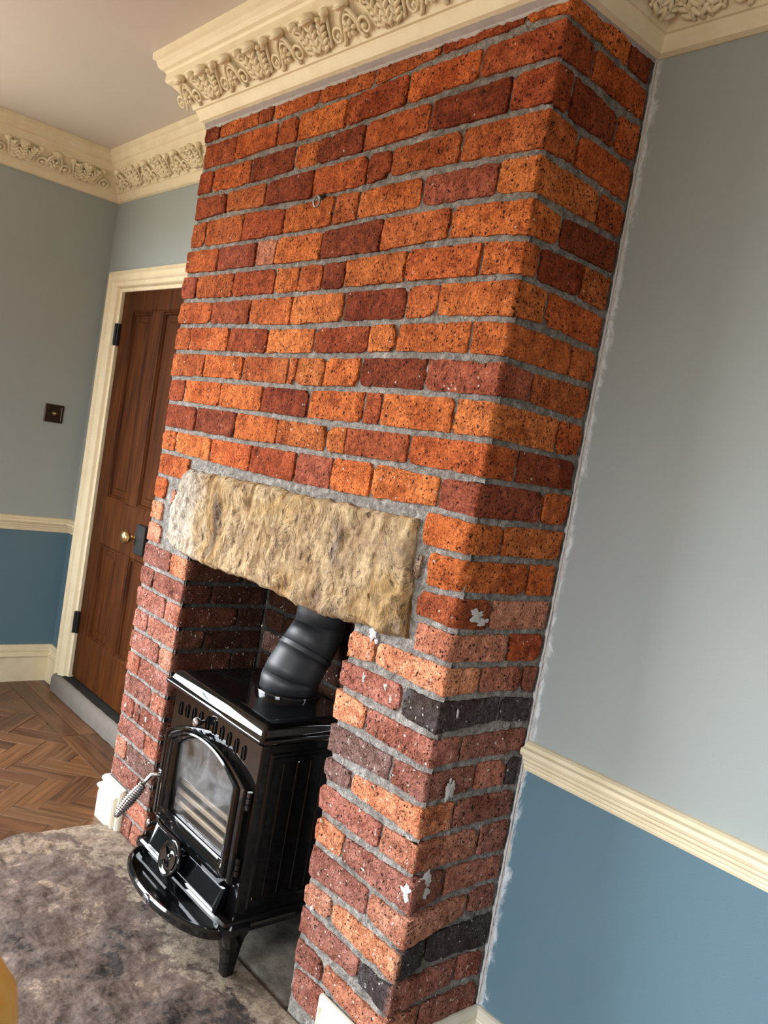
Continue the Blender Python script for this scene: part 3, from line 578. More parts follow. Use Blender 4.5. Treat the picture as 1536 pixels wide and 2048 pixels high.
# ================================================================== chimney breast
BR = "F-1539,-1436,2465,2377,2466,2378,d;F-1436,-1193,2466,2378,2468,2380,o;F-1193,-1110,2468,2380,2466,2378,r;F-1110,-875,2466,2378,2469,2381,o;F-875,-625,2469,2381,2467,2379,o;F-625,-378,2467,2379,2489,2401,o;F-378,-117,2489,2401,2491,2403,r;C-117,2,232,2491,2403,2488,2400,2472,2384,Od;S232,333,2472,2384,2469,2381,d;F-1521,-1309,2377,2287,2379,2286,r;F-1309,-1065,2379,2286,2378,2294,o;F-1065,-957,2378,2294,2380,2290,o;F-957,-726,2380,2290,2381,2290,O;F-726,-479,2381,2290,2393,2303,r;F-479,-233,2393,2303,2394,2313,o;C-233,1,114,2394,2313,2400,2311,2388,2310,ro;S114,333,2388,2310,2381,2300,o;F-1529,-1430,2287,2199,2286,2198,r;F-1430,-1190,2286,2198,2287,2198,o;F-1190,-949,2287,2198,2290,2207,d;F-949,-831,2290,2207,2287,2204,O;F-831,-625,2287,2204,2296,2209,d;F-625,-374,2296,2209,2302,2217,o;F-374,-121,2302,2217,2309,2216,d;C-121,2,64,2309,2216,2311,2216,2311,2209,rr;S64,235,2311,2209,2292,2205,d;S235,333,2292,2205,2300,2202,o;F-1519,-1313,2199,2111,2196,2120,r;F-1313,-1077,2196,2120,2199,2115,o;F-1077,-830,2199,2115,2204,2111,d;F-830,-589,2204,2111,2209,2118,o;F-589,-495,2209,2118,2208,2126,r;F-495,-249,2208,2126,2214,2127,o;C-249,2,111,2214,2127,2216,2121,2205,2123,or;S111,333,2205,2123,2202,2110,o;F-1522,-1424,2111,2018,2115,2018,o;F-1424,-1183,2115,2018,2118,2017,o;F-1183,-950,2118,2017,2108,2021,r;F-950,-712,2108,2021,2118,2023,O;F-712,-604,2118,2023,2117,2030,o;F-604,-358,2117,2030,2122,2036,O;F-358,-114,2122,2036,2124,2037,m;C-114,0,220,2124,2037,2121,2031,2114,2030,Oo;S220,333,2114,2030,2110,2028,o;F-1526,-1309,2018,1931,2017,1930,o;F-1309,-1079,2017,1930,2019,1934,m;F-1079,-968,2019,1934,2021,1932,p;F-968,-739,2021,1932,2022,1933,O;F-739,-485,2022,1933,2033,1938,d;F-485,-241,2033,1938,2036,1952,o;C-241,1,107,2036,1952,2031,1941,2024,1947,Oo;S107,333,2024,1947,2028,1945,d;F-1530,-1428,1931,1844,1930,1843,m;F-1428,-1188,1930,1843,1932,1842,o;F-1188,-947,1932,1842,1932,1846,r;F-947,-826,1932,1846,1932,1847,O;F-826,-709,1932,1847,1933,1848,o;F-709,-611,1933,1848,1936,1850,d;F-611,-371,1936,1850,1945,1856,O;F-371,-122,1945,1856,1947,1860,o;C-122,1,58,1947,1860,1941,1859,1944,1861,Or;S58,208,1944,1861,1948,1861,d;S208,333,1948,1861,1945,1854,o;F-1525,-1297,1844,1758,1841,1759,o;F-1297,-1059,1841,1759,1843,1755,r;F-1059,-835,1843,1755,1847,1752,o;F-835,-593,1847,1752,1851,1761,O;F-593,-347,1851,1761,1856,1766,d;F-347,-235,1856,1766,1859,1772,o;C-235,-1,109,1859,1772,1859,1769,1862,1776,Oo;S109,333,1862,1776,1854,1768,o;F-1525,-1416,1758,1669,1758,1670,o;F-1416,-1161,1758,1670,1757,1670,o;F-1161,-934,1757,1670,1753,1669,r;F-934,-701,1753,1669,1755,1675,O;F-701,-466,1755,1675,1763,1681,r;F-466,-360,1763,1681,1766,1687,O;F-360,-111,1766,1687,1772,1687,O;C-111,-9,224,1772,1687,1769,1684,1769,1684,Oo;S224,333,1769,1684,1768,1685,o;F-1520,-1291,1669,1577,1670,1584,o;F-1291,-1049,1670,1584,1670,1584,O;F-1049,-804,1670,1584,1672,1584,o;F-804,-760,1672,1584,1673,1584,o;F-760,-630,1673,1584,1676,1586,O;F-630,-478,1676,1586,1681,1595,O;F-478,-233,1681,1595,1685,1598,d;C-233,-8,107,1685,1598,1684,1598,1681,1603,mm;S107,333,1681,1603,1685,1595,o;F-1510,-1400,1577,1494,1581,1496,r;F-1400,-1158,1581,1496,1584,1495,O;F-1158,-912,1584,1495,1584,1497,O;F-912,-679,1584,1497,1586,1497,d;F-679,-439,1586,1497,1595,1503,O;F-439,-371,1595,1503,1596,1504,r;F-371,-118,1596,1504,1599,1506,O;C-118,-8,227,1599,1506,1598,1509,1597,1505,Oo;S227,333,1597,1505,1595,1509,o;F-1499,-1289,1494,1404,1496,1406,d;F-1289,-1041,1496,1406,1498,1405,d;F-1041,-806,1498,1405,1496,1412,O;F-806,-572,1496,1412,1496,1416,O;F-572,-488,1496,1416,1500,1418,O;F-488,-246,1500,1418,1505,1424,r;C-246,-6,107,1505,1424,1509,1423,1508,1423,oo;S107,333,1508,1423,1509,1428,d;F-1502,-1400,1404,1323,1405,1325,o;F-1400,-1162,1405,1325,1405,1318,O;F-1162,-921,1405,1318,1408,1317,o;F-921,-690,1408,1317,1413,1317,r;F-690,-523,1413,1317,1417,1320,m;F-523,-360,1417,1320,1423,1325,O;F-360,-122,1423,1325,1418,1338,O;C-122,-5,222,1418,1338,1423,1335,1426,1340,mm;S222,333,1426,1340,1428,1341,o;C-153,-18,104,1338,1249,1335,1252,1336,1256,OO;S104,333,1336,1256,1341,1256,O;C-120,-26,218,1249,1159,1252,1169,1255,1168,OO;S218,333,1255,1168,1256,1169,O;C-132,-20,111,1158,1090,1169,1088,1168,1087,rm;S111,333,1168,1087,1169,1088,p;C-118,-11,194,1090,1011,1088,1015,1088,1010,pp;S194,333,1088,1010,1088,1009,r;F-343,-235,1009,928,1009,941,O;C-235,-5,115,1009,941,1015,936,1011,941,Pp;S115,265,1011,941,1010,936,r;S265,333,1010,936,1009,928,m;F-356,-122,928,855,935,856,m;C-122,-5,204,935,856,936,851,939,867,bb;S204,333,939,867,928,856,b;F-357,-230,855,767,848,777,O;C-230,-8,93,848,777,851,773,853,782,mm;S93,333,853,782,856,782,m;F-356,-118,767,684,768,698,n;C-118,-1,160,768,698,773,695,781,705,mm;S160,272,781,705,780,701,r;S272,333,780,701,782,698,b;F-352,-242,683,614,681,623,n;C-242,4,111,681,623,695,614,699,620,Pp;S111,333,699,620,698,622,m;F-353,-112,614,535,609,535,m;C-112,10,215,609,535,614,536,619,535,pp;S215,333,619,535,622,533,m;F-346,-231,535,455,526,454,P;C-231,20,119,526,454,536,445,535,456,mm;S119,333,535,456,533,463,r;F-346,-115,455,361,448,372,m;C-115,20,219,448,372,445,363,456,390,pm;S219,333,456,390,463,381,m;F-345,-228,361,292,364,295,p;C-228,17,98,364,295,363,282,380,296,Ob;S98,333,380,296,381,285,b;F-344,-105,292,213,285,219,m;C-105,14,221,285,219,282,203,294,218,bm;S221,333,294,218,285,208,m;F-337,-225,213,136,209,145,m;C-225,15,116,209,145,203,123,206,126,pm;S116,333,206,126,208,128,m;F-331,-203,136,51,146,47,m;F-1495,-1282,1324,1240,1324,1240,o;F-1502,-1410,1240,1156,1240,1156,o;F-1505,-1416,1156,1082,1156,1082,P;F-1507,-1402,1082,1004,1082,1004,p;F-1507,-1305,1004,924,1004,924,m;J-1305,-1190,1004,924,1004,924,O;F-1507,-1405,924,849,924,849,m;J-1405,-1190,924,849,924,849,m;F-1508,-1289,849,770,849,770,m;J-1289,-1190,849,770,849,770,r;F-1505,-1400,770,694,770,694,m;J-1400,-1190,770,694,770,694,r;F-1506,-1285,694,617,694,617,m;J-1285,-1190,694,617,694,617,p;F-1503,-1407,617,538,617,538,r;J-1407,-1190,617,538,617,538,m;F-1500,-1292,538,463,538,463,m;J-1292,-1190,538,463,538,463,r;F-1498,-1398,463,388,463,388,m;F-1398,-1350,463,388,463,388,m;J-1350,-1190,463,388,463,388,m;F-1500,-1286,388,313,388,313,m;J-1286,-1190,388,313,388,313,r;F-1498,-1403,313,234,313,234,p;J-1403,-1190,313,234,313,234,n;F-1493,-1283,234,157,234,157,m;J-1283,-1190,234,157,234,157,n;F-1495,-1359,157,80,157,80,m;J-1359,-1190,157,80,157,80,r;F-1490,-1288,80,3,80,3,m;J-1288,-1190,80,3,80,3,r;J-1484,-1190,3,-74,3,-74,m"
JX, JR = -1.190, -0.345
def leftx(z): return -1.500-0.028*max(0.0, min(1.0, (z-1.2)/1.2))
mb = MB(); ST = 0.0066
def rough(x, y, z): return 0.0034*fn(x, y, z, 62, 3)+0.0026*fn(x, y, z, 16, 2)
nx = int(1.53/ST); nz = int(2.50/ST)
def ff(i, j):
    z = j*2.50/nz; x = leftx(z)*(1-i/nx)+(-0.004)*(i/nx)
    return (x, 0.0070+rough(x, 0, z)+0.012*max(0.0, (x+0.030)/0.030)**2, z)
def fskip(i, j):
    x0, _, z0 = ff(i, j); x1, _, z1 = ff(i+1, j+1)
    return x0 > JX-0.004 and x1 < JR+0.014 and z1 < 1.06
mb.grid(nx+1, nz+1, ff, 0, fskip)
ny = int(YB/ST)
mb.grid(ny+1, nz+1, lambda i, j: (-0.0070+rough(3, i*YB/ny, j*2.5/nz)-0.012*max(0.0, (0.030-i*YB/ny)/0.030)**2, 0.014+i*(YB-0.014)/ny, j*2.5/nz))                 # right return
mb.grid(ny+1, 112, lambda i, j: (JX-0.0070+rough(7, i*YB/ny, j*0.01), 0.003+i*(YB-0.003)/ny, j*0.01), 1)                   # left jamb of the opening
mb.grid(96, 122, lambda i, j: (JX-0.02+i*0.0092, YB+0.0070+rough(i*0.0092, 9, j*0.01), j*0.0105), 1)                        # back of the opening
mb.box(-1.490, JX-0.02, 0.02, YB, 0, 1.32); mb.box(JR+0.012, -0.02, 0.02, YB, 0, 1.32); mb.box(-1.505, -0.02, 0.02, YB, 1.32, ZC)
mb.box(JR+0.010, JR+0.02, 0.01, YB, 0, 1.05)
chim = struct(mb.obj('wall_chimney', [MORTAR, SOOTM], None, True), 'exposed red brick chimney breast with grey mortar')
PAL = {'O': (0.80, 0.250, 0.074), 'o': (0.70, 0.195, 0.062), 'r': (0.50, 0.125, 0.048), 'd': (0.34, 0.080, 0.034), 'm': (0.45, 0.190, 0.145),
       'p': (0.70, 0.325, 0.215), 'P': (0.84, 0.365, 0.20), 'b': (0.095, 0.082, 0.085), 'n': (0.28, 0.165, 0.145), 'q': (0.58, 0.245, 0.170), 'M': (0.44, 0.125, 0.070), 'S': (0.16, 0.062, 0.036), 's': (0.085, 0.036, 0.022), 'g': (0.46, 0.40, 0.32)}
def bcol(c):
    k = PAL[c]; f = R_.uniform(0.86, 1.14); h = R_.uniform(-0.08, 0.08)
    return (min(1, k[0]*f), min(1, k[1]*f*(1+h)), min(1, k[2]*f*(1+h*1.5)), 1)
def spaced(L, step, e):
    n = max(2, int(round((L-2*e)/step))); return [0.0]+[e+(L-2*e)*i/n for i in range(n+1)]+[L]
def brick(posf, L, ztl, zbl, ztr, zbr, col, proud=None, zmid=None, extra=(), col2=None, um=0.0):
    """posf(u, depth) -> (x, y); u runs 0..L along the face"""
    gap = 0.0036; bed = 0.0056
    seed = R_.uniform(0, 100); proud = R_.uniform(-0.0025, 0.0015) if proud is None else proud
    Lu = L-2*gap; us = sorted(set(spaced(Lu, 0.0115, 0.004)+[e-gap for e in extra]))
    H = ((ztl-zbl)+(ztr-zbr))/2-2*bed; vs = spaced(H, 0.0115, 0.004); nu, nv = len(us), len(vs); v = []; f = []
    cut = [R_.uniform(0.0, 0.004) if R_.random() < 0.82 else R_.uniform(0.006, 0.013) for _ in range(4)]
    for j in range(nv):
        for i in range(nu):
            u = us[i]; q = vs[j]/H; fu = u/Lu
            top = ztl+(ztr-ztl)*fu-bed; bot = zbl+(zbr-zbl)*fu+bed
            if zmid: top, bot = zmid(gap+u); top -= bed; bot += bed
            z = bot+(top-bot)*q; eu = min(u, Lu-u); ev = min(z-bot, top-z)
            w1 = fn(seed+u*75, z*75, seed, 1.0, 3); w2 = fn(seed+u*26, seed, z*26, 1.0, 3)
            if i <= 1: u += abs(w1)*0.0050
            if i >= nu-2: u -= abs(w1)*0.0050
            if j <= 1: z += abs(w1)*0.0042+abs(w2)*0.003
            if j >= nv-2: z -= abs(w1)*0.0042+abs(w2)*0.003
            if eu < 0.010 and ev < 0.010:
                k = (1-eu/0.010)*(1-ev/0.010)*cut[(0 if us[i] < Lu/2 else 1)+(0 if q < 0.5 else 2)]
                u += k if us[i] < Lu/2 else -k; z += k*0.8 if q < 0.5 else -k*0.8
            edge = i in (0, nu-1) or j in (0, nv-1)
            d = proud+(0.0016*(1+w2) if edge else 0.0)+0.0022*w1+0.0020*w2
            x, y = posf(gap+u, d); v.append((x, y, z))
    for j in range(nv-1):
        for i in range(nu-1): f.append((j*nu+i, j*nu+i+1, (j+1)*nu+i+1, (j+1)*nu+i))
    ring = [i for i in range(nu)]+[j*nu+nu-1 for j in range(1, nv)]+[(nv-1)*nu+i for i in range(nu-2, -1, -1)]+[j*nu for j in range(nv-2, 0, -1)]
    b0 = len(v); n = len(ring)
    for k in ring: v.append(v[k])                      # own edge loop keeps the arris crisp
    for k in ring:
        j, i = divmod(k, nu); x, y = posf(gap+us[i], 0.026); v.append((x, y, v[k][2]))
    for k in range(n): f.append((b0+(k+1) % n, b0+k, b0+n+k, b0+n+(k+1) % n))
    zc = (ztl+zbl)/2
    if zc < 1.0 and col in 'Or': col = {'O': 'P', 'r': 'q'}[col]
    if zc > 1.25 and col == 'm': col = 'M'
    k1 = bcol(col); k2 = bcol(col2) if col2 else k1; uu = []
    for j in range(nv): uu += [us[i] for i in range(nu)]
    uu += [us[k % nu] for k in ring]*2
    tn = []
    for q in uu:
        s = max(0.0, min(1.0, (q+gap-um+0.02)/0.03)) if col2 else 0.0; tn.append(tuple(a+(b-a)*s for a, b in zip(k1, k2)))
    return obj('brick', v, f, BRICK, chim, True, None, k1, tn)
def corner_path(x0, xc, y1, r):
    """front edge from x0 to the arris at xc, round it, then back along the return to (0,y1) (or to xc when a jamb)"""
    La = xc-x0-r; Lb = y1-r; arc = r*math.pi/2
    tilt = 0.0
    def pos(u, d):
        if u <= La: return (x0+u, d)
        if u <= La+arc:
            a = (u-La)/r; cx, cy = xc-r, r; return (cx+math.sin(a)*(r-d), cy-math.cos(a)*(r-d))
        k = u-La-arc; s = min(1.0, k/max(Lb, 1e-3)); xe = xc+(END-xc)*s
        return (xe-d, r+k)
    END = 0.0 if xc > -0.5 else xc
    return pos, La+arc+Lb, La+arc/2, [La, La+arc*0.33, La+arc*0.67, La+arc]
row_r = {}
for tok in BR.split(';'):
    k = tok[0]; a = tok[1:].split(','); c = a[-1]; a = [int(q)/1000 for q in a[:-1]]
    if k == 'F':
        x0, x1, zt0, zb0, zt1, zb1 = a; brick(lambda u, d, x0=x0: (x0+u, d), x1-x0, zt0, zb0, zt1, zb1, c)
    elif k == 'S':
        y0, y1, zt0, zb0, zt1, zb1 = a; y1 = min(y1, YB-0.012) if y1 > 0.3 else y1
        brick(lambda u, d, y0=y0: (-d, y0+u), y1-y0, zt0, zb0, zt1, zb1, c)
    elif k == 'C':
        x0, xc, y1, zt0, zb0, ztc, zbc, zt1, zb1 = a
        r = 0.005+max(0.0, -xc-0.006)*1.2
        if xc < 0: xc = 0.0
        pf, L, Lm, ex = corner_path(x0, xc, y1, r)
        def zm(u, Lm=Lm, L=L, q=(zt0, zb0, ztc, zbc, zt1, zb1)):
            if u <= Lm: s = u/Lm; return q[0]+(q[2]-q[0])*s, q[1]+(q[3]-q[1])*s
            s = (u-Lm)/(L-Lm); return q[2]+(q[4]-q[2])*s, q[3]+(q[5]-q[3])*s
        brick(pf, L, zt0, zb0, zt1, zb1, c[0], -0.0005, zm, ex, c[1] if ('b' in c and c[0] != c[1]) else None, Lm)
    elif k == 'J':
        x0, x1, zt, zb = a[:4]
        if zb < -0.03: zb = 0.0; 
        if zt-zb < 0.03: continue
        y1 = 0.108 if (JX-x0) > 0.15 else 0.222
        pf, L, Lm, ex = corner_path(x0, JX, y1, 0.006)
        brick(pf, L, zt, zb, zt, zb, c, -0.0005, None, ex, 'S', Lm+0.012)
        # sooty bricks further along the jamb
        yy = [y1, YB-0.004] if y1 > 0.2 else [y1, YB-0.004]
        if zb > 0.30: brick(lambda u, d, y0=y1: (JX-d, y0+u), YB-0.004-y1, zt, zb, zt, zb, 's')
# back of the fireplace
z = 0.62; odd = 0
while z < 1.20:
    x = JX+(0.0 if odd else -0.11)
    while x < JR-0.02:
        xa, xb = max(x, JX+0.002), min(x+0.226, JR)
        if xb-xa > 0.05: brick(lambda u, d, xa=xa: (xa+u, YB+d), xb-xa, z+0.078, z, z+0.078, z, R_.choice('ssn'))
        x += 0.226
    z += 0.078; odd = 1-odd
# little fill-in pieces beside the lintel
brick(lambda u, d: (-1.376+u, d), 0.030, 1.205, 1.150, 1.218, 1.150, 'p'); brick(lambda u, d: (-0.162+u, d), 0.030, 1.238, 1.172, 1.238, 1.165, 'g')
# splashes of old plaster left on the bricks
def blob(x, y, z, n, rx, rz, seed, parent=chim, mat=PLASTER, th=0.0022, name='plaster_splash'):
    n = Vector(n); t = n.cross(Vector((0, 0, 1))).normalized()*-1; mb = MB(); K = 36; rings = []
    for s in (1.0, 0.82, 0.45, 0.08):
        rg = []
        for k in range(K):
            a = 2*math.pi*k/K; rr = 0.62*s*(1+0.75*fn(seed+math.cos(a)*1.2, math.sin(a)*1.2, seed, 1.0, 2)+0.45*fn(seed+math.cos(a)*5, math.sin(a)*5, seed+3, 1.0, 3))
            p = Vector((x, y, z))+t*(rx*rr*math.cos(a))+Vector((0, 0, 1))*(rz*rr*math.sin(a))+n*(th*(1-s)**0.5*(1+0.5*fn(seed+a*3, s*5, 1, 1.0, 2))-0.001)
            rg.append(p)
        rings.append(rg)
    mb.loft(rings, False, True); mb.obj(name, mat, parent, True)
F_, S_ = (0, -1, 0), (1, 0, 0)
blob(0.004, 0.062, 1.128, S_, 0.034, 0.024, 3.1); blob(0.003, 0.085, 1.112, S_, 0.024, 0.016, 5.7); blob(-0.254, -0.004, 1.018, F_, 0.016, 0.022, 8.3); blob(-0.236, -0.004, 1.000, F_, 0.009, 0.010, 1.9)
blob(0.006, 0.074, 0.722, S_, 0.026, 0.030, 9.9); blob(0.006, 0.072, 0.748, S_, 0.006, 0.010, 2.2); blob(0.014, 0.040, 0.508, S_, 0.042, 0.036, 4.4); blob(0.0, -0.002, 0.500, F_, 0.022, 0.026, 6.1)
blob(-0.259, -0.002, 0.902, F_, 0.009, 0.017, 7.7); blob(-0.181, -0.002, 0.909, F_, 0.011, 0.011, 3.6); blob(0.006, 0.055, 0.905, S_, 0.006, 0.016, 2.9); blob(0.016, 0.018, 0.402, S_, 0.008, 0.022, 5.2); blob(0.014, 0.012, 0.385, S_, 0.008, 0.014, 6.6)
blob(-0.30, -0.002, 0.30, F_, 0.010, 0.010, 1.1); blob(-1.30, -0.001, 0.43, F_, 0.012, 0.014, 3.9); blob(-1.46, -0.001, 0.425, F_, 0.016, 0.02, 4.9)
# torn plaster edge where the cornice and the alcove wall meet the brick
def ragged(p0, p1, wdir, ndir, w0, wn, n, seed, name, mat, parent, th=0.006):
    p0, p1, wdir, ndir = Vector(p0), Vector(p1), Vector(wdir), Vector(ndir); mb = MB()
    def g(i, j):
        s = i/n; p = p0.lerp(p1, s); k = j/3; wd = max(0.001, w0+wn*(0.7*fn(seed+s*(p1-p0).length*14, seed, 0, 1.0, 3)+0.5*fn(seed+s*(p1-p0).length*70, seed+9, 0, 1.0, 3)))
        return p+wdir*(wd*k)+ndir*(th*(1-abs(k-0.35))*(1 if j < 3 else 0.0)+0.002*fn(s*90+seed, k*4, 3, 1.0, 3)*(0 if j == 3 else 1))
    mb.grid(n+1, 4, g); return mb.obj(name, mat, parent, True)
ragged((CX0, 0.0, 2.452), (0.0, 0.0, 2.452), (0, 0, -1), (0, -1, 0), 0.024, 0.006, 300, 2.0, 'torn_plaster', GREYPL, chim, 0.010)
ragged((CX0, 0.0, 2.432), (0.0, 0.0, 2.432), (0, 0, -1), (0, -1, 0), 0.006, 0.008, 300, 7.0, 'torn_plaster', PLASTER, chim, 0.006)
ragged((0.0, 0.0, 2.462), (0.0, YB, 2.462), (0, 0, -1), (1, 0, 0), 0.022, 0.010, 40, 4.0, 'torn_plaster', GREYPL, chim, 0.008)
ragged((0.0, YB, 0.14), (0.0, YB, 2.455), (1, 0, 0), (0, -1, 0), 0.008, 0.010, 640, 11.0, 'torn_plaster', PLASTER, chim, 0.007)
ragged((0.006, YB, 0.14), (0.006, YB, 2.455), (-1, 0, 0), (0, -1, 0), 0.007, 0.008, 640, 15.0, 'torn_plaster', PLASTER, chim, 0.012)
# metal ring screwed into the brickwork
hk = empty('picture_hook', (-0.766, 0.0, 2.09)); tag(hk, 'small grey metal eye hook fixed high in the bricks', 'hook')
mb = MB(); mb.tube([(-0.766+0.009*math.sin(a), -0.020+0.004*math.sin(a), 2.094-0.015*math.cos(a)) for a in [2*math.pi*k/16 for k in range(17)]], 0.0030, 8, 0, False); mb.obj('ring', GREYMT, hk, True)
mb = MB(); mb.lathe([(0.009, 0), (0.008, 0.006), (0.0035, 0.008), (0.0035, 0.022)], (-0.766, 0.002, 2.110), (0, -1, 0), 10); mb.obj('screw', BLACK, hk, True)

# ------------------------------------------------------------------ sandstone lintel
TOP = [(-1.253,1.285),(-1.045,1.291),(-0.901,1.296),(-0.743,1.300),(-0.643,1.295),(-0.466,1.303),(-0.345,1.304),(-0.252,1.305),(-0.173,1.310)]
BOT = [(-1.339,1.037),(-1.306,1.026),(-1.231,1.014),(-1.111,1.009),(-0.986,1.011),(-0.815,1.019),(-0.734,1.014),(-0.632,1.012),(-0.559,1.009),(-0.469,1.010),(-0.365,1.015),(-0.271,1.032),(-0.223,1.025),(-0.138,1.036)]
LFT = [(0.0,-1.339),(0.2,-1.354),(0.45,-1.353),(0.72,-1.312),(0.9,-1.285),(1.0,-1.256)]
def itp(t, x):
    if x <= t[0][0]: return t[0][1]
    for (a, b), (c, d) in zip(t, t[1:]):
        if x <= c: return b+(d-b)*(x-a)/(c-a)
    return t[-1][1]
NU, NV = 190, 52
def lint(i, j):
    u, v = i/NU, j/NV; xl = itp(LFT, v); xr = -0.138-0.035*v; x = xl+(xr-xl)*u
    zt, zb = itp(TOP, x), itp(BOT, x); z = zb+(zt-zb)*v
    if x < -1.253: z = 1.037+(1.285-1.037)*v if x < -1.339 else zb+(1.285-zb)*v
    e = min(i, NU-i, j, NV-j)
    d = 0.012*fn(x*5, 2, z*6, 1, 3)+0.0065*fn(x*17-z*5, 5, z*9, 1, 5)+0.010*abs(fn(x, 1, z, 11, 5))+0.0035*fn(x, 1, z, 70, 4)
    y = -0.016-d+(0.014 if e == 0 else (0.005 if e == 1 else 0))
    if j in (0, NV): z += 0.006*fn(x, 0, v, 22, 3)
    if i in (0, NU): x += 0.006*fn(u, 0, z, 22, 3)
    return (x, y, z)
mb = MB(); mb.grid(NU+1, NV+1, lint)
fr = [lint(i, 0) for i in range(NU+1)]; tp = [lint(i, NV) for i in range(NU+1)]
bk = lambda p, y: (p[0], y, p[2])
mb.grid(NU+1, 5, lambda i, j: bk(fr[i], fr[i][1]) if j == 4 else (fr[i][0], 0.13-(0.13-fr[i][1])*j/4, fr[i][2]+0.004*fn(fr[i][0], j, 1, 30, 2)))
mb.grid(NU+1, 2, lambda i, j: tp[i] if j == 0 else bk(tp[i], 0.13))
for i in (0, NU):
    ed = [lint(i, j) for j in range(NV+1)]
    mb.grid(NV+1, 2, (lambda ed: (lambda a, b: ed[a] if (b == 0) == (i == NU) else bk(ed[a], 0.13)))(ed))
mb.add([(-1.34, 0.13, 1.02), (-0.14, 0.13, 1.02), (-0.14, 0.13, 1.31), (-1.25, 0.13, 1.29)], [(3, 2, 1, 0)])
lintel = tag(mb.obj('stone_lintel', SAND, None, True), 'rough tan sandstone lintel spanning the fireplace opening above the stove', 'lintel')
struct(MB().box(JX, JR, 0.12, YB+0.01, 1.30, 1.318).obj('trim_5', VOIDBLK), 'black panel in place of the dark open throat behind the lintel')  # black panel: the dark of the open flue is put in its colour

# ------------------------------------------------------------------ hearth
def slab(name, xf, y0, y1, ztop, nxx, nyy, mat, amp, seed, x0f, x1f):
    mb = MB()
    def g(i, j):
        v = j/nyy; y = y0+(y1-y0)*v; x0, x1 = x0f(y), x1f(y); x = x0+(x1-x0)*i/nxx
        e = min(i, nxx-i, j, nyy-j)
        f1 = fn(x*5, y*5, seed, 1, 3); f2 = fn(x*22, y*22, seed+4, 1, 4)
        q_ = (f1+0.20*f2)*9.0; st = math.floor(q_)+min(1.0, (q_-math.floor(q_))*7.0)-0.5; am = amp*(0.22+0.78*max(0.0, min(1.0, (-0.12-y)/0.10)))
        z = ztop+am*(0.30*f1+0.36*st+0.07*f2)+(-0.009 if e == 0 else (-0.002 if e == 1 else 0))
        if e == 0: x += 0.006*f2; y += 0.006*f1
        return (x, y, max(z, 0.001))
    mb.grid(nxx+1, nyy+1, g)
    ring = [(i, 0) for i in range(nxx)]+[(nxx, j) for j in range(nyy)]+[(i, nyy) for i in range(nxx, 0, -1)]+[(0, j) for j in range(nyy, 0, -1)]
    tv = [g(i, j) for i, j in ring]; bv = [(p[0], p[1], -0.008) for p in tv]; n = len(tv)
    mb.add(tv+bv, [(n+k, n+(k+1) % n, (k+1) % n, k) for k in range(n)])
    return mb.obj(name, mat, None, True)
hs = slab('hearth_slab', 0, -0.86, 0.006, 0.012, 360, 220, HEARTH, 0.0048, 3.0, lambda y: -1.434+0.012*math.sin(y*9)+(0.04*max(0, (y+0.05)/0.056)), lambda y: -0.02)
tag(hs, 'large flaking brown and tan stone hearth slab in front of the stove', 'hearth')
h2 = slab('hearth_slab', 0, 0.010, 0.325, 0.007, 70, 28, SLAB, 0.004, 8.0, lambda y: JX+0.012, lambda y: JR-0.012)
tag(h2, 'smoother grey stone slab under the stove inside the fireplace', 'hearth')
# ------------------------------------------------------------------ skirting with mitred ends
TH = [(0.0, 0.006), (0.003, 0.012), (0.012, 0.018), (0.020, 0.019), (0.027, 0.014), (0.031, 0.015), (0.036, 0.024), (0.045, 0.029), (0.053, 0.026), (0.057, 0.021), (0.062, 0.021), (0.066, 0.023)]
mb = MB(); ztop, x1, xs = 0.158, -1.352, -1.497
rg = [[(xs, 0.0, ztop), (x1, 0.0, ztop), (x1, 0.0, 0.0)]]
for w_, t in TH: rg.append([(xs-t, -t, ztop-w_), (x1-w_*0.72, -t, ztop-w_), (x1-w_*0.72, -t, 0.0)])
mb.loft(rg, False, False, 0, False); l = len(mb.v)
a = rg[-1]; mb.add([a[0], a[1], a[2], (xs-0.023, -0.023, 0.0)], [(0, 3, 2, 1)])
rg2 = [[(xs, 0.0, ztop), (xs, YB, ztop)]]+[[(xs-t, -t, ztop-w_), (xs-t, YB, ztop-w_)] for w_, t in TH]+[[(xs-0.023, -0.023, 0.0), (xs-0.023, YB, 0.0)]]
mb.loft(rg2, False, False, 0, False)
struct(mb.obj('baseboard_chimney', WHITE), 'cream skirting end block on the left brick pier')
mb = MB(); ztop, x0 = 0.136, -0.207
rg = [[(x0, 0.0, 0.0), (x0, 0.0, ztop), (0.0, 0.0, ztop), (0.0, YB, ztop), (XR, YB, ztop)]]
for w_, t in TH: rg.append([(x0+w_*0.72, -t, 0.0), (x0+w_*0.72, -t, ztop-w_), (t, -t, ztop-w_), (t, YB-t, ztop-w_), (XR, YB-t, ztop-w_)])
mb.loft(rg, False, False, 0, False)
t = 0.023; zb = ztop-0.066; xa = x0+0.066*0.72
mb.add([(xa, -t, 0), (t, -t, 0), (t, -t, zb), (xa, -t, zb)], [(0, 1, 2, 3)]); mb.add([(t, -t, 0), (t, YB-t, 0), (t, YB-t, zb), (t, -t, zb)], [(0, 1, 2, 3)]); mb.add([(t, YB-t, 0), (XR, YB-t, 0), (XR, YB-t, zb), (t, YB-t, zb)], [(0, 1, 2, 3)])
struct(mb.obj('baseboard_back', WHITE), 'cream skirting round the right brick pier and alcove')

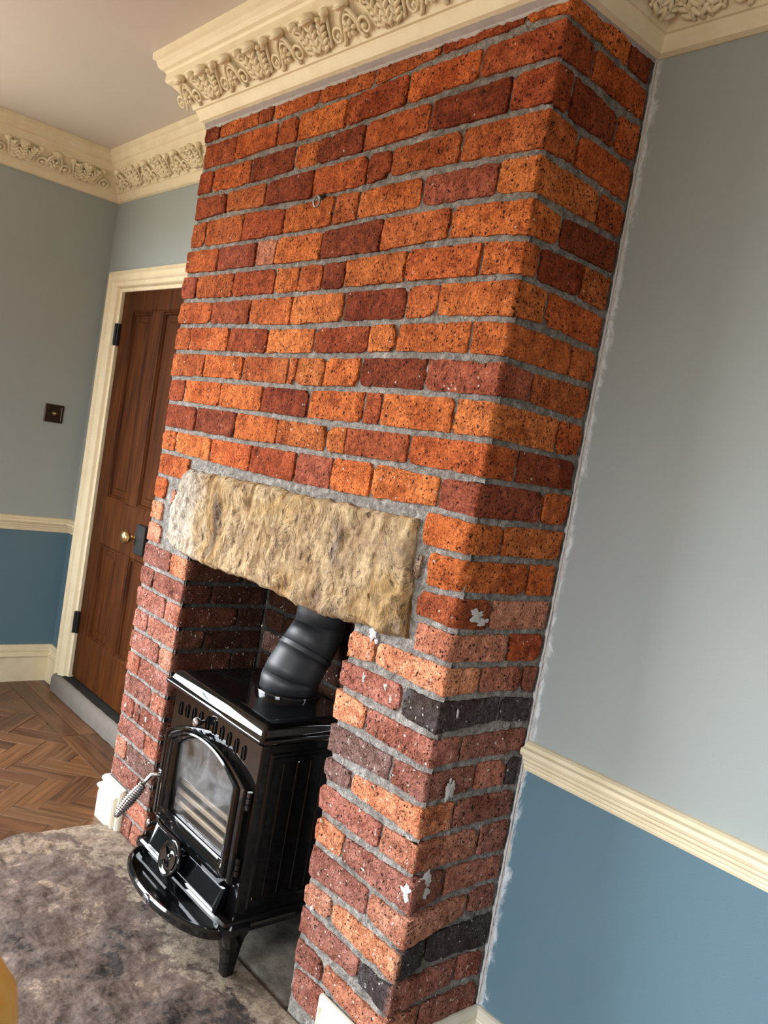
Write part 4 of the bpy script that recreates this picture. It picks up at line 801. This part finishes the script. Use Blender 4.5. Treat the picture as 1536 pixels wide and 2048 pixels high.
# ================================================================== wood stove
SX, SY = -0.757, -0.086
stove = empty('wood_stove', (SX, 0.09, 0.012)); tag(stove, 'glossy black enamel wood stove with arched glass door inside the brick fireplace', 'stove')
BW, Y0, Y1, Z0, Z1 = 0.243, -0.074, 0.262, 0.160, 0.648
def plan(hw, y0, y1, ch):
    return [(SX-hw+ch, y0), (SX+hw-ch, y0), (SX+hw, y0+ch), (SX+hw, y1), (SX-hw, y1), (SX-hw, y0+ch)]
mb = MB(); pl_ = plan(BW, Y0, Y1, 0.004)
ring0 = [(x, y, Z0) for x, y in pl_]; ring1 = [(x, y, Z1) for x, y in pl_]
mb.add(ring0+ring1, [(1, 2, 8, 7), (2, 3, 9, 8), (3, 4, 10, 9), (4, 5, 11, 10), (5, 0, 6, 11), (5, 4, 3, 2, 1, 0)])
mb.obj('body', ENAMEL, stove)
for sg in (-1, 1):
    mb = MB(); xx = SX+sg*BW
    for z0, z1 in ((0.19, 0.62),):
        rg = []
        for i, o in ((0, 0.0), (0.004, 0.004), (0.012, 0.004), (0.016, 0.001)): rg.append([(xx+sg*o, -0.045+i, z0+i), (xx+sg*o, 0.235-i, z0+i), (xx+sg*o, 0.235-i, z1-i), (xx+sg*o, -0.045+i, z1-i)])
        mb.loft(rg, False, True)
    for k in range(5): mb.box(min(xx, xx+sg*0.0035), max(xx, xx+sg*0.0035), 0.0+k*0.045, 0.008+k*0.045, 0.22, 0.59, 0, 0.002)
    mb.obj('side_panel', ENAMEL, stove)
def outline(hw, zb, zs, zp, y, n=10, cx=0.0, cut=0.0):
    P = []
    for i in range(n): P.append((SX+cx-hw, y, zb+cut+(zs-zb-cut)*i/n))
    for i in range(2*n):
        t = i/(2*n); P.append((SX+cx-hw+2*hw*t, y, zs+(zp-zs)*(1-abs(2*t-1)**2.1)))
    for i in range(n): P.append((SX+cx+hw, y, zs-(zs-zb-cut)*i/n))
    for i in range(2*n):
        t = i/(2*n); x = SX+cx+hw-2*hw*t; P.append((x, y, zb+(cut if abs(2*t-1) > 0.83 else 0.0)))
    return P
OUT = (0.228, 0.236, 0.520, 0.580); INN = (0.156, 0.296, 0.498, 0.552)
def mixo(t, y): return outline(*[a+(b-a)*t for a, b in zip(OUT, INN)], y, 10, -0.006-0.004*t, 0.022*(1-t) if t < 0.4 else 0.0)
# front plate round the door
mb = MB(); n = 60; oo = mixo(0.3, Y0); fr = []
for (x, y, z) in mixo(0.0, Y0):
    fr.append((x, y, z))
sq = []
for k, (x, y, z) in enumerate(fr):
    if k < 10: sq.append((SX-BW+0.004, Y0, Z0+(Z1-Z0)*k/10))
    elif k < 30: sq.append((SX-BW+0.004+(2*BW-0.008)*(k-10)/20, Y0, Z1))
    elif k < 40: sq.append((SX+BW-0.004, Y0, Z1-(Z1-Z0)*(k-30)/10))
    else: sq.append((SX+BW-0.004-(2*BW-0.008)*(k-40)/20, Y0, Z0))
mb.loft([sq, oo], False, False); mb.obj('front_plate', ENAMEL, stove)
door_s = MB()
door_s.loft([mixo(t, SY-dy) for t, dy in ((0.0, -0.013), (0.0, 0.004), (0.05, 0.009), (0.22, 0.010), (0.27, 0.004), (0.36, 0.003), (0.42, 0.012), (0.55, 0.015), (0.66, 0.012), (0.74, 0.004), (0.84, 0.002), (0.97, -0.003), (1.0, -0.008), (1.0, -0.022))], False, False)
ds = door_s.obj('stove_door', ENAMEL, stove, True); ds['label'] = 'glossy black arched stove door frame'
ds.data.set_sharp_from_angle(angle=0.6)
mb = MB(); g_ = outline(0.160, 0.292, 0.500, 0.556, SY+0.012, 10, -0.010); g2 = [(x, y+0.004, z) for x, y, z in g_]
mb.loft([g_, g2], True, True); gl = mb.obj('glass_pane', GLASS, ds); gl['label'] = 'smoke hazed glass pane of the stove door'
# firebox
mb = MB(); x0, x1, z0, z1, y0, y1 = SX-0.200, SX+0.185, 0.255, 0.60, SY+0.025, 0.20
mb.add([(x0, y0, z0), (x1, y0, z0), (x1, y1, z0), (x0, y1, z0), (x0, y0, z1), (x1, y0, z1), (x1, y1, z1), (x0, y1, z1)], [(0, 1, 2, 3), (3, 2, 6, 7), (0, 3, 7, 4), (2, 1, 5, 6), (4, 7, 6, 5)])
fb = mb.obj('firebox', FIREBRICK, stove)
for k in range(3): MB().box(x0+0.12*k+0.004, x0+0.12*k+0.122, y1-0.014, y1-0.001, 0.36, 0.56, 0, 0.003).obj('fire_brick', FIREBRICK, fb)
for k, (zz, yy) in enumerate(((0.308, -0.058), (0.338, -0.054), (0.368, -0.050))):
    MB().box(SX-0.185, SX+0.175, yy, yy+0.012, zz, zz+0.015, 0, 0.003).obj('fire_bar', STEEL, fb)
# vent slots
def capsule(cx, y, cz, hw, hh, n=6):
    P = []
    for i in range(n+1): a = math.pi*i/n; P.append((cx+hw*math.cos(a), y, cz+hh-hw+hw*math.sin(a)))
    for i in range(n+1): a = math.pi+math.pi*i/n; P.append((cx+hw*math.cos(a), y, cz-hh+hw+hw*math.sin(a)))
    return P
for k in range(10):
    cx = -0.955+0.0398*k; cz = 0.605-0.00075*((k-4.6)**2)*0.8
    mb = MB(); mb.loft([capsule(cx, Y0+0.001, cz, 0.0085, 0.021), capsule(cx, Y0-0.004, cz, 0.0080, 0.0205), capsule(cx, Y0-0.004, cz, 0.0060, 0.0175), capsule(cx, Y0+0.006, cz, 0.0055, 0.017)], False, False, 0)
    mb.add(capsule(cx, Y0-0.0008, cz, 0.0058, 0.0172), [tuple(range(13, -1, -1))], 1); mb.obj('vent_slot', [ENAMEL, VOIDBLK], stove)  # black fill paints the shade inside the slot; the plate has no hole
mb = MB(); mb.lathe([(0.005, 0.0), (0.005, 0.014), (0.012, 0.018), (0.0145, 0.026), (0.012, 0.033), (0.004, 0.036)], (-0.812, Y0-0.002, 0.603), (0, -1, 0), 16); mb.obj('vent_knob', CHROME, stove, True)
# top plate with moulded edge
def rrect(hw, y0, y1, r, z, n=5):
    P = []
    for cx, cy, a0 in ((SX+hw-r, y0+r, -math.pi/2), (SX+hw-r, y1-r, 0), (SX-hw+r, y1-r, math.pi/2), (SX-hw+r, y0+r, math.pi)):
        for i in range(n+1): a = a0+math.pi/2*i/n; P.append((cx+r*math.cos(a), cy+r*math.sin(a), z))
    return P
mb = MB(); rg = []
for o, z in ((0.000, 0.640), (0.006, 0.646), (0.018, 0.650), (0.026, 0.656), (0.029, 0.662), (0.027, 0.667), (0.020, 0.670), (0.016, 0.675), (0.012, 0.685), (0.004, 0.694), (-0.008, 0.699), (-0.020, 0.701), (-0.030, 0.700), (-0.036, 0.698)):
    rg.append(rrect(BW+o, Y0-o, Y1+min(o, 0.012)*0.5, 0.012, z))
mb.loft(rg, True, True); tpo = mb.obj('top_plate', ENAMEL, stove, True); tpo.data.set_sharp_from_angle(angle=0.9)
mb = MB(); mb.lathe([(0.099, 0.0), (0.099, 0.004), (0.096, 0.007), (0.090, 0.008)], (-0.765, 0.165, 0.698), (0, 0, 1), 32, 0, False, False); mb.obj('flue_collar', ENAMEL, stove, True)
# lower front: sloping ash panel, plinth ledge, half-round ash lip
mb = MB(); a = [(-0.205, 0.172, -0.110), (0.200, 0.172, -0.110), (0.200, 0.238, -0.088), (-0.205, 0.238, -0.088)]
rg = []
for i, d in ((0.0, -0.02), (0.0, 0.0), (0.006, 0.004), (0.012, 0.0), (0.018, 0.0)):
    rg.append([(SX+a[0][0]+i, a[0][2]-d, a[0][1]+i*0.6), (SX+a[1][0]-i, a[1][2]-d, a[1][1]+i*0.6), (SX+a[2][0]-i, a[2][2]-d, a[2][1]-i*0.6), (SX+a[3][0]+i, a[3][2]-d, a[3][1]-i*0.6)])
mb.loft(rg, False, True); mb.obj('ash_panel', ENAMEL, stove)
mb = MB(); rg = []
for o, z in ((0.004, 0.128), (0.006, 0.140), (0.016, 0.150), (0.022, 0.156), (0.022, 0.163), (0.014, 0.169), (0.004, 0.172), (-0.01, 0.172)): rg.append(rrect(BW+o*0.6, Y0-o-0.018, Y1, 0.006, z, 3))
mb.loft(rg, True, True); mb.obj('plinth', ENAMEL, stove)
mb = MB(); rg = []; N = 40
def lip(o, z): return [(SX-0.003+(0.248+o)*math.cos(math.pi*k/N), -0.088-(0.118+o)*math.sin(math.pi*k/N)**0.85, z) for k in range(N+1)]
for o, z in ((-0.012, 0.118), (0.0, 0.124), (0.004, 0.134), (0.002, 0.144), (-0.003, 0.150), (-0.008, 0.151), (-0.013, 0.148), (-0.018, 0.141), (-0.030, 0.139)): rg.append(lip(o, z))
mb.loft(rg, True, True); lp = mb.obj('ash_lip', ENAMEL, stove, True); lp.data.set_sharp_from_angle(angle=0.45)
# maker's badge on the lip edge
mb = MB(); bx, by, bz = SX+0.012, -0.2085, 0.137
def oval(s, d): return [(bx+0.021*s*math.cos(2*math.pi*k/20), by-d, bz+0.0125*s*math.sin(2*math.pi*k/20)) for k in range(20)]
mb.loft([oval(1, -0.006), oval(1, 0.003), oval(0.86, 0.0045), oval(0.80, 0.003)], False, False, 0); mb.add(oval(0.80, 0.003), [tuple(range(19, -1, -1))], 1)
for k in range(3): mb.box(bx-0.010+0.0072*k, bx-0.006+0.0072*k, by-0.0042, by-0.003, bz-0.005, bz+0.004, 0)
bd = mb.obj('badge', [CHROME, BLACK], stove); bd['label'] = 'oval silver badge'
# spin wheel air control
mb = MB(); wc = Vector((-0.797, -0.104, 0.205)); wa = Vector((0, -1, 0.28)).normalized()
mb.lathe([(0.012, -0.004), (0.012, 0.010), (0.046, 0.012), (0.051, 0.016), (0.053, 0.022), (0.050, 0.027), (0.043, 0.028), (0.040, 0.024), (0.014, 0.024), (0.012, 0.030), (0.005, 0.032)], wc, wa, 32)
aw = mb.obj('air_wheel', ENAMEL, stove, True)
e1 = Vector((1, 0, 0)); e2 = wa.cross(e1).normalized(); c = wc+wa*0.027
for sg in (-1, 1):
    MB().loft([[c+wa*h+e1*(sg*0.036*math.cos(t))*k+e2*(0.036*math.sin(t))*k for t, k in ((-0.6, 1), (-0.3, 1.06), (0, 1.08), (0.3, 1.06), (0.6, 1), (0.5, 0.35), (-0.5, 0.35))] for h in (-0.004, 0.002)], True, True).obj('wheel_spoke', ENAMEL, aw)
# handle with coil grip
hd = MB(); hd.tube([(-0.972, -0.090, 0.378), (-0.985, -0.104, 0.379), (-0.997, -0.112, 0.374), (-1.003, -0.122, 0.358), (-1.001, -0.134, 0.345)], [0.0055, 0.006, 0.0065, 0.006, 0.005], 10)
hnd = hd.obj('door_handle', CHROME, stove, True)
mb = MB(); a, b = Vector((-1.000, -0.134, 0.345)), Vector((-0.990, -0.208, 0.268)); d = (b-a).normalized(); u = d.cross(Vector((1, 0, 0))).normalized(); v = d.cross(u); T = 15; pts = []; rr = []
for i in range(T*12+1):
    s = i/(T*12); rad = 0.0085+0.0068*math.sin(math.pi*min(1, s*1.05))**0.7; an = 2*math.pi*T*s
    pts.append(a.lerp(b, s)+(u*math.cos(an)+v*math.sin(an))*rad); rr.append(0.0036)
mb.tube(pts, rr, 6); mb.tube([a, b], 0.0085, 8); mb.ellip(b, (0.010, 0.010, 0.010), 10, 6)
mb.obj('coil_grip', CHROME, hnd, True)
MB().box(-0.990, -0.968, -0.098, -0.078, 0.362, 0.396, 0, 0.003).obj('handle_boss', ENAMEL, stove)
mb = MB(); mb.lathe([(0.005, -0.012), (0.006, 0.004), (0.0125, 0.007), (0.0135, 0.014), (0.010, 0.019), (0.003, 0.021)], (-0.990, -0.086, 0.222), (-0.35, -1, 0.1), 14); mb.obj('side_knob', CHROME, stove, True)
for zz in (0.470, 0.290):
    mb = MB()
    for k in range(3): mb.tube([(SX+0.236, -0.086, zz+k*0.017), (SX+0.236, -0.086, zz+k*0.017+0.014)], 0.0075, 10)
    mb.obj('door_hinge', ENAMEL, stove)
# legs
for sx in (-1, 1):
    for yb, front in ((-0.070, True), (0.235, False)):
        rg = []
        for z, w_, dx in ((0.164, 0.040, 0.002), (0.148, 0.041, 0.002), (0.135, 0.036, 0.002), (0.100, 0.0265, -0.002), (0.055, 0.0200, -0.004), (0.016, 0.0165, -0.003), (0.012, 0.0150, -0.003)):
            cx, cy = SX+sx*(BW-0.008+dx), yb-(dx*2 if front else -dx); c = w_*0.35
            rg.append([(cx-w_+c, cy-w_, z), (cx+w_-c, cy-w_, z), (cx+w_, cy-w_+c, z), (cx+w_, cy+w_-c, z), (cx+w_-c, cy+w_, z), (cx-w_+c, cy+w_, z), (cx-w_, cy+w_-c, z), (cx-w_, cy-w_+c, z)])
        rg.reverse(); MB().loft(rg, True, True).obj('leg', ENAMEL, stove)
MB().box(SX-0.15, SX+0.15, 0.02, 0.18, 0.10, 0.128, 0, 0.006).obj('ash_tray', BLACK, stove)

# ------------------------------------------------------------------ flue pipe
fp = empty('stove_pipe', (-0.765, 0.165, 0.710)); tag(fp, 'matt black cranked stove pipe rising from the stove behind the lintel', 'stove pipe')
FX = -0.765
MB().tube([(FX, 0.165, 0.704), (FX, 0.165, 0.728), (FX, 0.167, 0.738)], [0.0885, 0.0885, 0.0885], 36).obj('base_sleeve', FLUE, fp, True)
MB().tube([(FX, 0.166, 0.734), (FX, 0.172, 0.752), (FX, 0.190, 0.786), (FX, 0.204, 0.812)], [0.0865, 0.0865, 0.0850, 0.0840], 36).obj('lower_pipe', FLUE, fp, True)
MB().tube([(FX, 0.2015, 0.806), (FX, 0.2035, 0.8105), (FX, 0.2055, 0.814), (FX, 0.208, 0.819), (FX, 0.210, 0.823)], [0.0835, 0.0870, 0.0845, 0.0870, 0.0825], 36).obj('joint_ring', FLUE, fp, True)
MB().tube([(FX, 0.208, 0.819), (FX, 0.225, 0.852), (FX, 0.238, 0.876), (FX, 0.243, 0.890), (FX, 0.244, 0.905)], [0.0830, 0.0820, 0.0800, 0.0785, 0.0780], 36).obj('upper_bend', FLUE, fp, True)
MB().tube([(FX, 0.244, 0.900), (FX, 0.244, 0.94), (FX, 0.244, 1.296)], [0.0780, 0.0775, 0.0775], 36).obj('upper_pipe', FLUE, fp, True)
mb = MB(); mb.lathe([(0.0055, -0.004), (0.0055, 0.004), (0.003, 0.006)], (FX+0.03, 0.125, 0.792), (0.35, -0.8, -0.4), 10); mb.obj('screw', BLACK, fp, True)

# ------------------------------------------------------------------ turned wooden post close to the camera, bottom left
NP = CAM+(rt*((-106-768)/1688.2)+up*(-(2052-1024)/1688.2)+fw)*0.46
post = empty('wooden_post', (NP.x, NP.y, 0.0)); tag(post, 'blurred honey orange wooden finial post at the bottom left corner', 'post')
z = NP.z
mb = MB(); mb.lathe([(0.012, -0.052), (0.024, -0.046), (0.034, -0.020), (0.036, 0.000), (0.033, 0.018), (0.023, 0.034), (0.010, 0.043), (0.002, 0.045)], (NP.x, NP.y, z), (0, 0, 1), 28); mb.obj('finial', ORANGE, post, True)
mb = MB(); mb.lathe([(0.030, 0.03), (0.032, 0.10), (0.024, 0.16), (0.030, 0.22), (0.026, 0.5), (0.030, z-0.30), (0.022, z-0.22), (0.030, z-0.14), (0.028, z-0.075), (0.034, z-0.070), (0.034, z-0.060), (0.016, z-0.054), (0.012, z-0.050)], (NP.x, NP.y, 0), (0, 0, 1), 24); mb.obj('shaft', ORANGE, post, True)
mb = MB(); mb.lathe([(0.16, -0.0085), (0.16, 0.012), (0.150, 0.022), (0.060, 0.032), (0.034, 0.045)], (NP.x, NP.y, 0), (0, 0, 1), 28); mb.obj('base', ORANGE, post, True)
